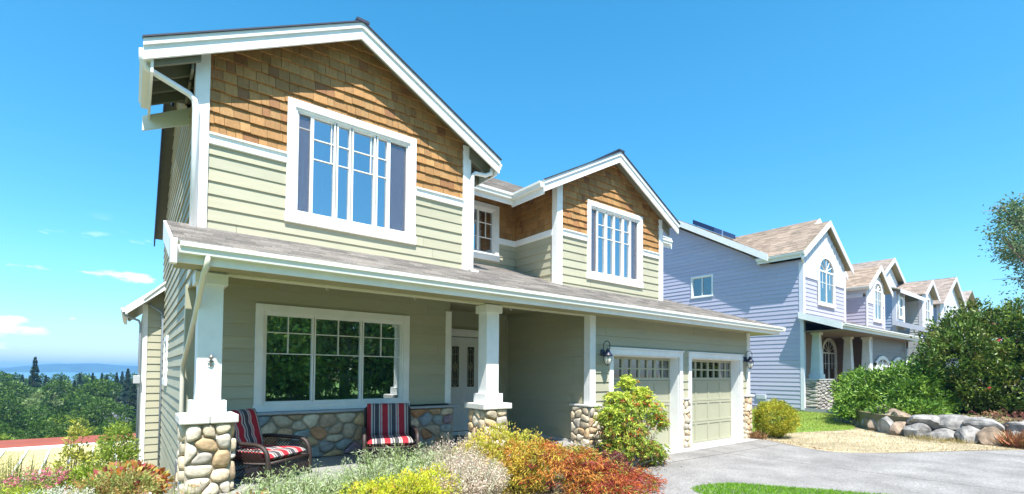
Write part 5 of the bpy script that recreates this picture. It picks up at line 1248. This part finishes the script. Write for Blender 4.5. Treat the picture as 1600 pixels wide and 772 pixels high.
def cushion(name, w_, d, th, parent, M4, tuft=True, off=0):
    """pillow in local x (across), y (along), z (thickness)"""
    nx, ny = 25, 21; v, st = [], []
    for sgn in (1, -1):
        for j in range(ny):
            for i in range(nx):
                a, b = i/(nx-1)*2-1, j/(ny-1)*2-1
                e_ = max(0, 1-abs(a)**7)**.5*max(0, 1-abs(b)**7)**.5
                z = sgn*th/2*e_
                if tuft:
                    for tx, ty in ((-.4, .3), (.4, .3), (0, .3), (-.4, -.35), (.4, -.35), (0, -.35)): z -= sgn*th*.20*math.exp(-(((a-tx)*w_/2)**2+((b-ty)*d/2)**2)/.0022)
                v.append(M4 @ Vector((a*w_/2, b*d/2, z))); st.append((a*w_/2)/.245+10.31+off)
    f = []
    for s_ in (0, 1):
        o = s_*nx*ny
        for j in range(ny-1):
            for i in range(nx-1):
                q = (o+j*nx+i, o+j*nx+i+1, o+(j+1)*nx+i+1, o+(j+1)*nx+i); f.append(q if s_ == 0 else q[::-1])
    mb = MB(); mb.add(v, f); o = mb.build(name, STRIPE, parent, smooth=True)
    a = o.data.attributes.new('stripe', 'FLOAT', 'POINT'); a.data.foreach_set('value', np.array(st, 'f')); return o
def wicker_panel(mb, P, nu, nv, r=.0045):
    """diamond lattice over a bilinear patch P[4]"""
    A, B, C, D = [Vector(p) for p in P]
    f = lambda u, v: A*(1-u)*(1-v)+B*u*(1-v)+C*u*v+D*(1-u)*v
    for k in range(-nv, nu+1):
        pts = [(k/nu+t_*nv/nu/1.0, t_) for t_ in (0, .25, .5, .75, 1)]
        pts = [(u, v) for u, v in [((k+t_*nv)/nu, t_) for t_ in [i/8 for i in range(9)]] if -1e-6 <= u <= 1+1e-6]
        if len(pts) > 1: mb.tube([f(u, v) for u, v in pts], r, 4, cap=False); mb.tube([f(1-u, v) for u, v in pts], r, 4, cap=False)
def make_chair():
    """front faces -y, origin on the floor"""
    t = thing('patio_chair', 'x', 'chair', (0, 0, 0), 'wicker chairs on the porch')
    fm = MB(); W_, D_ = .36, .36                      # half width, half depth
    for s in (-1, 1):
        x = s*W_
        arm = [(x, -D_, .0), (x, -D_-.005, .30), (x, -D_+.03, .47), (x, -D_+.12, .545), (x, -.05, .56), (x, .22, .57), (x, D_, .55)]
        pts = catmull3(arm); fm.tube(pts, .027, 8); fm.tube([(x+s*.0-.0, p[1], p[2]-.0) for p in pts], .03, 6)
        fm.tube([(x, D_, 0), (x, D_, .56)], .022, 8)
        fm.tube([(x, -D_, .08), (x, D_, .08)], .014, 6); fm.tube([(x, -D_, .30), (x, D_, .27)], .016, 6)
    fm.tube([(-W_, -D_, .30), (W_, -D_, .30)], .022, 8); fm.tube([(-W_, -D_, .08), (W_, -D_, .08)], .014, 6); fm.tube([(-W_, D_, .08), (W_, D_, .08)], .014, 6)
    fm.tube([(-W_+.03, D_-.02, .25), (-W_+.03, D_+.16, .90), (-W_+.10, D_+.175, .95), (W_-.10, D_+.175, .95), (W_-.03, D_+.16, .90), (W_-.03, D_-.02, .25)], .022, 8)
    fm.build('frame', WICK, t, smooth=True)
    for s in (-1, 1):
        sm = MB(); x = s*W_; wicker_panel(sm, [(x, -D_, .09), (x, D_, .09), (x, D_, .27), (x, -D_, .29)], 16, 4); wicker_panel(sm, [(x, -D_+.01, .31), (x, D_, .29), (x, D_, .55), (x, -D_+.10, .50)], 14, 5); sm.build('side_weave', WICK, t)
    sm = MB(); wicker_panel(sm, [(-W_, -D_, .09), (W_, -D_, .09), (W_, -D_, .29), (-W_, -D_, .29)], 16, 5); sm.build('front_weave', WICK, t)
    sm = MB(); wicker_panel(sm, [(-W_+.04, D_, .30), (W_-.04, D_, .30), (W_-.04, D_+.165, .93), (-W_+.04, D_+.165, .93)], 14, 12); sm.build('back_weave', WICK, t)
    sm = MB(); sm.box((-W_+.02, -D_+.01, .27), (W_-.02, D_, .295)); sm.build('seat', WICK, t)
    c1 = cushion('seat_cushion', .64, .68, .13, t, Matrix.Translation((0, -.02, .375)), True)
    c2 = cushion('back_cushion', .62, .62, .12, t, Matrix.Translation((0, D_-.01, .70)) @ Matrix.Rotation(R(76), 4, 'X'), True)
    return t
def catmull3(p, k=5):
    o = []; n = len(p)
    for i in range(n-1):
        a, b, c, d = [Vector(p[max(0, min(n-1, j))]) for j in (i-1, i, i+1, i+2)]
        for q in range(k):
            t = q/k; o.append(.5*((2*b)+(c-a)*t+(2*a-5*b+4*c-d)*t*t+(3*b-a-3*c+d)*t**3))
    o.append(Vector(p[-1])); return o
def copy_tree(o, parent=None):
    c = o.copy(); COL.objects.link(c); c.parent = parent
    for ch in list(o.children): copy_tree(ch, c)
    return c
ch1 = make_chair(); ch2 = copy_tree(ch1)
ch1.location = (3.28, 7.35, -1.42); ch1.rotation_euler = (0, 0, R(-20)); ch1.scale = (1.1, 1.1, .88); ch1['label'] = 'wicker patio chair with striped cushions facing the viewer, near the front door'
ch2.location = (1.42, 7.15, -1.42); ch2.rotation_euler = (0, 0, R(38)); ch2.scale = (1.1, 1.1, .88); ch2['label'] = 'wicker patio chair with striped cushions, half hidden behind the left stone pillar'

# ================================================================== distance on the left
# yellow roofed building
B = thing('building', 'long low building with pale yellow seamed roof and red ridge band', 'building', (-4, 52, -11))
YR = mat('yellow_metal_roof', (.52, .42, .17), .5, .08, .5); RR = mat('red_ridge', (.27, .065, .03), .6, .15, .5)
mb = MB(); mb.prism([(-30, 44, -7.15), (4, 44, -7.15), (4, 56, -6.55), (-30, 56, -6.9)], (0, 0, -.15)); r_ = mb.build('roof', YR, B)
mb = MB()
for k in range(24): x = -29+k*1.35; mb.prism([(x, 44, -7.14), (x+.12, 44, -7.14), (x-.5+.12, 56, -6.66), (x-.5, 56, -6.66)], (0, 0, .10))
mb.build('roof_seam', WHITE, r_)
mb = MB(); mb.box((-30, 43.9, -7.5), (4, 44.0, -7.0)); mb.box((-30, 56, -7.4), (4, 56.25, -6.45)); mb.build('fascia', WHITE, B)
mb = MB(); mb.prism([(-30, 56.3, -6.75), (4, 56.3, -6.50), (4, 60, -6.2), (-30, 60, -6.2)], (0, 0, -.2)); mb.build('ridge_band', RR, B)
mb = MB(); mb.box((-30, 44.4, -12.5), (4, 59.5, -7.3)); mb.build('wall', mat('pale_wall', (.6, .58, .52), .8), B)
mb = MB()
for k in range(5): mb.box((-26+k*6, 44.33, -9.6), (-24+k*6, 44.42, -8.2))
mb.build('window', PANE3, B)
# fence
fc = thing('fence', 'weathered grey wooden board fence below the left border', 'fence', (-2, 26, ground(-2, 26)))
FW_ = mat('weathered_wood', (.30, .25, .21), .9, .25, 3, .5, 30, stretch=(8, 8, .6), attr=False)
mb = MB(); x = -7.0
while x < .5:
    h = 1.75+RNG.uniform(-.02, .02); g = ground(-2, 26); mb.box((x, 26.0, g), (x+.14, 26.02, g+h)); x += .15
mb.build('boards', FW_, fc)
mb = MB()
for k in range(4): mb.box((-6.9+k*2.4, 26.03, ground(-2, 26)), (-6.8+k*2.4, 26.13, ground(-2, 26)+1.85))
mb.build('post', FW_, fc)
mb = MB(); mb.box((-7, 26.03, ground(-2, 26)+.4), (.5, 26.06, ground(-2, 26)+.49)); mb.box((-7, 26.03, ground(-2, 26)+1.4), (.5, 26.06, ground(-2, 26)+1.49)); mb.build('rail', FW_, fc)
# tree prototypes -------------------------------------------------------------------
def conifer_mesh(seed, cols, h=14, r=2.5, n=7000, size=.5):
    rg = np.random.default_rng(seed); P, D, C, SZ = [], [], [], []
    nl = 26
    for i in range(n):
        f = rg.random()**.75; lay = math.floor(f*nl)/nl; a = math.floor(rg.random()*11)/11*6.283+lay*40+rg.normal()*.18
        rr = r*(1-lay)**1.1*(.2+.8*rg.random()**.6)*(.8+.35*math.sin(lay*60+a*2)); z = h*(.08+.92*lay)-rr*.28+rg.normal()*.12
        SZ.append(size*(.3+.8*(1-lay))); P.append((rr*math.cos(a), rr*math.sin(a), z)); D.append((math.cos(a), math.sin(a), -.25+rg.normal()*.25)); C.append(np.array(cols[rg.integers(len(cols))])*rg.uniform(.7, 1.25))
    return np.array(P), np.array(D), np.array(C), np.array(SZ)
def broad_mesh(seed, cols, h=10, r=3.6, n=6500, size=.42):
    rg = np.random.default_rng(seed); lob = []
    for i in range(17):
        a = rg.uniform(0, 6.283); q = math.sqrt(rg.random())*r*.62; z = h*.62+rg.normal()*h*.15; s_ = rg.uniform(.28, .46)*r; lob.append((q*math.cos(a), q*math.sin(a), z, s_, s_, s_*.8))
    P, d, k, rad = lobes_pts(lob, n, rg, .6, .2); lc = rg.uniform(.6, 1.3, 17)
    C = palette(len(P), cols, None, .2, rg)*lc[k][:, None]; return P, d+rg.normal(size=d.shape)*.6, C, size
CN = [(.045, .085, .04), (.03, .065, .035), (.06, .11, .045)]; CN2 = [(.05, .10, .07), (.04, .08, .06), (.07, .12, .07)]
BG = [(.12, .22, .03), (.17, .29, .045), (.08, .16, .02)]; BG2 = [(.22, .30, .10), (.27, .34, .13), (.17, .24, .08)]; BG3 = [(.06, .13, .02), (.09, .17, .025), (.045, .09, .015)]; BG4 = [(.28, .36, .05), (.22, .31, .04)]
def tree(name, label, cat, mesh, loc, th, tr, seed, group=None, m=None):
    t = thing(name, label, cat, (0, 0, 0), group); P, D, C, s_ = mesh
    leaf_obj('crown', P, D, s_, np.clip(C, 0, 1), t, m or LEAF, 1.9, seed, .25)
    mb = MB(); mb.tube([(0, 0, -.5), (.1, 0, th*.5), (0, .05, th)], [tr, tr*.7, tr*.2], 8)
    rg = np.random.default_rng(seed)
    for i in range(7):
        a = i*.9+rg.random(); z0 = th*rg.uniform(.35, .7); q = th*.22; mb.tube([(0, 0, z0), (q*math.cos(a)*.5, q*math.sin(a)*.5, z0+q*.35), (q*math.cos(a), q*math.sin(a), z0+q*.75)], [tr*.4, tr*.28, tr*.1], 6)
    mb.build('trunk', BARK, t); t.location = loc; return t
protos = {}
spec = {'fir': ('conifer_tree', conifer_mesh(1, CN), 13, .3), 'fir2': ('conifer_tree', conifer_mesh(2, CN2, 13, 3.0), 12, .3), 'oak': ('broadleaf_tree', broad_mesh(3, [tuple(.75*q for q in c) for c in BG]), 6.5, .35), 'pale': ('broadleaf_tree', broad_mesh(4, BG2, 11, 3.2), 7, .3),
        'dark': ('broadleaf_tree', broad_mesh(5, BG3, 10, 3.8), 6.5, .35), 'bright': ('broadleaf_tree', broad_mesh(6, BG4, 8, 3.2), 5, .3)}
words = {'fir': 'dark pointed conifer', 'fir2': 'bluish green conifer', 'oak': 'mid green broadleaf tree', 'pale': 'pale silvery green tree', 'dark': 'dark green rounded tree', 'bright': 'bright yellow green tree'}
def place(kind, u, y, top, label, sc=None, grp='trees filling the valley on the left'):
    """u: bearing as x/y ratio; top: height of the crown above eye level"""
    nm, mesh, th, tr = spec[kind]; x = u*y; g = ground(x, y)-.3
    hp = {'fir': 14, 'fir2': 13, 'oak': 9.2, 'pale': 10, 'dark': 9.4, 'bright': 7.6}[kind]; s_ = (top-g)/hp
    if kind not in protos: o = tree(nm, label, 'tree', mesh, (0, 0, 0), th, tr, hash(kind) % 7 if False else len(protos)+3); protos[kind] = o
    else: o = copy_tree(protos[kind])
    o.location = (x, y, g); o.scale = (s_*(sc or 1), s_*(sc or 1), s_); o.rotation_euler = (0, 0, random.uniform(0, 6)); o['label'] = label; o['category'] = 'tree'; o['group'] = grp
    return o
# far row u = x/y from -.147 (left edge) to 0 (house corner)
TR = [('fir', -.112, 150, 2.9, 'tallest spiky conifer standing above the treeline on the left'), ('fir2', -.100, 160, -1.4, 'bluish conifer just right of the tallest one'), ('oak', -.145, 105, -4.8, 'mid green tree at the left edge of the picture'),
      ('dark', -.130, 92, -5.1, 'dark rounded tree low at the far left above the red band'), ('fir', -.083, 165, -1.5, 'dark pointed conifer left of the pale tree crown'), ('pale', -.104, 118, -4.7, 'pale silvery tree in the middle of the left valley'),
      ('dark', -.078, 108, -3.9, 'dark green domed tree in the centre of the valley'), ('fir2', -.062, 150, -0.8, 'bluish conifer poking up near the middle of the treeline'), ('oak', -.055, 120, -3.3, 'broad mid green tree right of the centre of the valley'),
      ('bright', -.072, 90, -6.3, 'bright yellow green low tree above the red band'), ('fir', -.047, 160, -0.7, 'small dark conifer on the skyline, middle right'), ('oak', -.050, 95, -5.3, 'mid green tree behind the street lamp'),
      ('dark', -.036, 118, -4.3, 'dark green tree right beside the street lamp'), ('fir2', -.030, 155, -1.1, 'bluish conifer above the distant grey roofs'), ('fir', -.018, 140, -0.5, 'dark conifer next to the rear wing on the skyline'),
      ('fir2', -.004, 135, 0.4, 'tall conifer touching the rear wing of the green house'), ('oak', -.120, 130, -3.9, 'mid green tree below the tallest conifer'), ('dark', -.138, 140, -3.1, 'dark tree on the skyline at the left edge'),
      ('oak', -.090, 84, -7.2, 'low mid green tree standing left of the bright one'), ('fir', -.068, 135, -2.1, 'conifer in the second row, centre'), ('fir', .004, 125, -0.9, 'conifer mostly hidden by the rear wing'), ('dark', .000, 92, -6.5, 'dark tree low beside the rear wing corner'),
      ('pale', -.118, 78, -7.9, 'pale rounded tree low at the far left'), ('fir2', -.125, 170, -1.3, 'bluish conifer left of the tallest one'), ('fir', -.036, 175, -0.8, 'thin conifer far away right of the centre'), ('fir2', -.011, 175, -0.4, 'far bluish conifer just left of the wing gutter')]
for k, u, y, top, lb in TR: place(k, u, y, top, lb)
for i in range(40):
    k = ('fir', 'dark', 'fir2', 'oak', 'fir2')[i % 5]; u = -.16+.17*((i*7) % 40)/40; y = 170+((i*37) % 110)
    o = place(k, u, y, -2.6-((i*13) % 5)*.5, '%s far back in the valley, %s' % (words[k], ('behind the pale tree', 'near the skyline', 'in the back rows', 'partly hidden by nearer crowns')[i % 4]), grp='far trees in the valley')
    o['label'] = 'one of the far %ss in the back rows of the valley' % words[k]; o['group'] = 'far %ss in the valley' % words[k]
# rounded trees in a row just beyond the red band
for i in range(13):
    k = ('bright', 'dark', 'oak', 'dark')[i % 4]; y = 63.5+(i % 3)*2.2
    o = place(k, -.150+.0128*i, y, -5.9-((i*7) % 5)*.22, 'low rounded tree in the row just above the red roof band', sc=.62, grp='low trees in the row above the red band')
# little houses in the valley
def cottage(label, x, y, z, w_, d, h, rcol, wcol, rot=0):
    t = thing('cottage', label, 'house', (x, y, z)); mb = MB(); mb.box((x-w_/2, y, z-1), (x+w_/2, y+d, z+h)); mb.prism([(x-w_/2+.02, y, z+h), (x+w_/2-.02, y, z+h), (x, y, z+h+w_*.27)], (0, d, 0)); wl = mb.build('wall', mat('w%s' % label[:4], wcol, .8), t)
    mb = MB()
    for s in (-1, 1): mb.prism([(x+s*(w_/2+.5), y-.5, z+h-.25), (x, y-.5, z+h+w_*.29), (x, y-.5, z+h+w_*.29+.25), (x+s*(w_/2+.5), y-.5, z+h)], (0, d+1, 0))
    mb.build('roof', mat('r%s' % label[:4], rcol, .9, .15, 1), t)
    mb = MB(); mb.box((x-w_*.3, y-.06, z+.4), (x-w_*.05, y+.01, z+h-.4)); mb.build('window', PANE3, t); mb = MB(); mb.box((x+w_*.1, y-.06, z), (x+w_*.35, y+.01, z+h-.3)); mb.build('door', WHITE, t)
cottage('grey roofed cottage among trees right of the street lamp', -3.2, 110, -12.0, 6.5, 7, 2.4, (.22, .22, .24), (.55, .55, .55))
cottage('pale cottage farther back beside the rear wing', -.9, 150, -12.6, 8, 6, 2.6, (.35, .36, .40), (.62, .62, .62))
# street lamp
sl_ = thing('street_lamp', 'thin grey street lamp standing among the valley trees', 'street lamp', (-4.6, 104, -11))
mb = MB(); mb.tube([(-4.6, 104, -11.5), (-4.6, 104, -6.6)], .10, 8); mb.tube([(-4.6, 104, -6.6), (-4.4, 104, -6.2), (-3.9, 104, -6.15)], .07, 6); mb.build('pole', mat('galvanised', (.5, .52, .54), .4, .1, metal=.6), sl_)
mb = MB(); mb.box((-4.1, 103.8, -6.28), (-3.3, 104.2, -6.08)); mb.build('lamp_head', MATS['galvanised'], sl_)
# sea and far hills
sheet('sea', [(-9000, 420), (9000, 420), (9000, 9000), (-9000, 9000)], -14.5, mat('sea_water', (.06, .13, .20), .25, .1, .01, .3, .5))
def hills(name, x0, x1, y, h, seed, prof):
    rg = np.random.default_rng(seed); n = 60; v = []; f = []
    for j, (dy, k) in enumerate(((0, 0), (140, .55), (380, 1), (800, .7), (1300, 0))):
        for i in range(n+1):
            t = i/n; x = x0+(x1-x0)*t; hh = h*prof(t)*(1+.10*math.sin(t*23+seed)+.06*math.sin(t*61))
            v.append((x, y+dy+60*math.sin(t*9), -15+hh*k+rg.uniform(-1, 1)*k*.8))
    for j in range(4):
        for i in range(n): f.append((j*(n+1)+i, j*(n+1)+i+1, (j+1)*(n+1)+i+1, (j+1)*(n+1)+i))
    mb = MB(); mb.add(v, f); o = mb.build(name, mat('forest_hills', (.035, .075, .035), .95, .4, .02, var2=.3, scale2=.004), None, smooth=True, recalc=False); o['kind'] = 'structure'
hills('hills', -620, 1500, 2600, 38, 3, lambda t: min(1, t*6)*(.86+.14*math.sin(t*7+.8)))
hills('far_hills', -1500, 2600, 4200, 24, 5, lambda t: .9)
# air
hz = MB(); hz.box((-2800, -500, -16), (2900, 5800, 42)); ho_ = hz.build('haze', bpy.data.materials.new('haze_air'), None); ho_['kind'] = 'stuff'
hm = ho_.data.materials[0]; hm.use_nodes = True; hn = hm.node_tree; hn.nodes.remove(hn.nodes['Principled BSDF'])
pv = hn.nodes.new('ShaderNodeVolumePrincipled'); pv.inputs['Color'].default_value = (.22, .52, 1.0, 1); pv.inputs['Density'].default_value = .0003; pv.inputs['Anisotropy'].default_value = 0
hn.links.new(pv.outputs[0], hn.nodes['Material Output'].inputs['Volume'])
# ================================================================== trees near: right edge, and across the street (seen in the glass)
def near_tree(label, loc, h, lobes, n, size, cols, seed, name='broadleaf_tree', drift=0):
    rg = np.random.default_rng(seed); t = thing(name, label, 'tree', loc); L_ = [tuple(np.array(l[:3])+loc)+tuple(l[3:]) for l in lobes]
    P, d, k, rad = lobes_pts(L_, n//8, rg, .35, .3); P = np.repeat(P, 8, 0)+rg.normal(size=(len(P)*8, 3))*size*.9; d = np.repeat(d, 8, 0)+rg.normal(size=(len(P), 3))*.8
    leaf_obj('crown', P, d, size, np.repeat(palette(len(P)//8, cols, None, .2, rg), 8, 0), t, LEAF, 2.4, seed)
    mb = MB(); b = np.array(loc); mb.tube([b-[0, 0, .5], b+[.1, .1, h*.5], b+[0, 0, h*.92]], [.28, .2, .06], 9)
    for l in L_:
        c = np.array(l[:3]); s_ = b+[0, 0, max(1.5, (c[2]-b[2])*.72)]; mb.tube([s_, (s_+c)/2+[0, 0, .25], c], [.07, .045, .015], 6)
        for q in range(5): e_ = c+rg.normal(size=3)*np.array(l[3:6])*.6; mb.tube([(s_+c)/2+[0, 0, .25], (c+e_)/2, e_], [.03, .02, .008], 5)
    mb.build('trunk', BARKG, t); return t
near_tree('wispy blue green tree reaching in from the right edge above the dark shrub', (36.2, 2.9, G0), 15,
     [(-2.9, .6, 9.9, .7, .7, .4), (-2.2, .3, 9.4, 1.0, 1, .45), (-3.2, .9, 8.7, .5, .5, .4), (-2.4, .5, 8.2, 1.1, 1.0, .4), (-1.2, 0, 9.6, 1.1, 1.1, .6), (-.9, 0, 8.0, 1.2, 1.2, .5), (.4, 0, 10.4, 1.2, 1.2, .7), (1, 0, 8.6, 1.6, 1.6, 1.2), (.9, 0, 7.0, 1.2, 1.2, .8)], 9500, .16, [(.16, .25, .09), (.10, .19, .08), (.22, .27, .12), (.06, .12, .05)], 81)
L0 = [(0, 0, 4.6, 2.3, 2, 1.8), (1.5, .3, 3.7, 1.7, 1.6, 1.6), (-1.5, -.2, 3.6, 1.7, 1.6, 1.6), (0, 0, 2.0, 2.2, 1.8, 1.5), (.5, .2, 5.8, 1.4, 1.3, 1.1), (1.6, 0, 1.6, 1.5, 1.4, 1.2), (-1.6, 0, 1.6, 1.5, 1.4, 1.2)]
pa = near_tree('x', (0, 0, 0), 6, L0, 12000, .34, [tuple(1.5*q for q in c) for c in BG+BG4], 90); pb = near_tree('x', (0, 0, 0), 6, L0[::-1], 12000, .34, [tuple(1.5*q for q in c) for c in BG2+BG4+BG3], 91)
ords = ('first', 'second', 'third', 'fourth', 'fifth', 'sixth', 'seventh', 'eighth', 'ninth', 'tenth')
for i, (x, y, s_) in enumerate([(-9, -17, 1.1), (-3, -17.5, 1.2), (1.5, -16.5, 1.1), (5.2, -17.2, 1.25), (8.4, -16.4, 1.1), (11.8, -17.5, 1.35), (15.2, -16.6, 1.15), (19, -17.4, 1.4), (23.5, -17, 1.2), (30, -18, 1.4)]):
    o = (pa, pb)[i] if i < 2 else copy_tree((pa, pb)[i % 2])
    o.location = (x, y, G0); o.scale = (s_, s_, s_*1.1); o.rotation_euler = (0, 0, i*1.3); o['label'] = 'leafy tree across the street, %s from the west end of the row' % ords[i]; o['category'] = 'tree'; o['group'] = 'trees across the street'
bush('hedge', 'long clipped hedge across the street', 'hedge', (6, -14.6, G0), [(k*1.6-12, 0, .7, 1.2, .8, .9) for k in range(16)], 16000, .14, BG+BG4, seed=98)
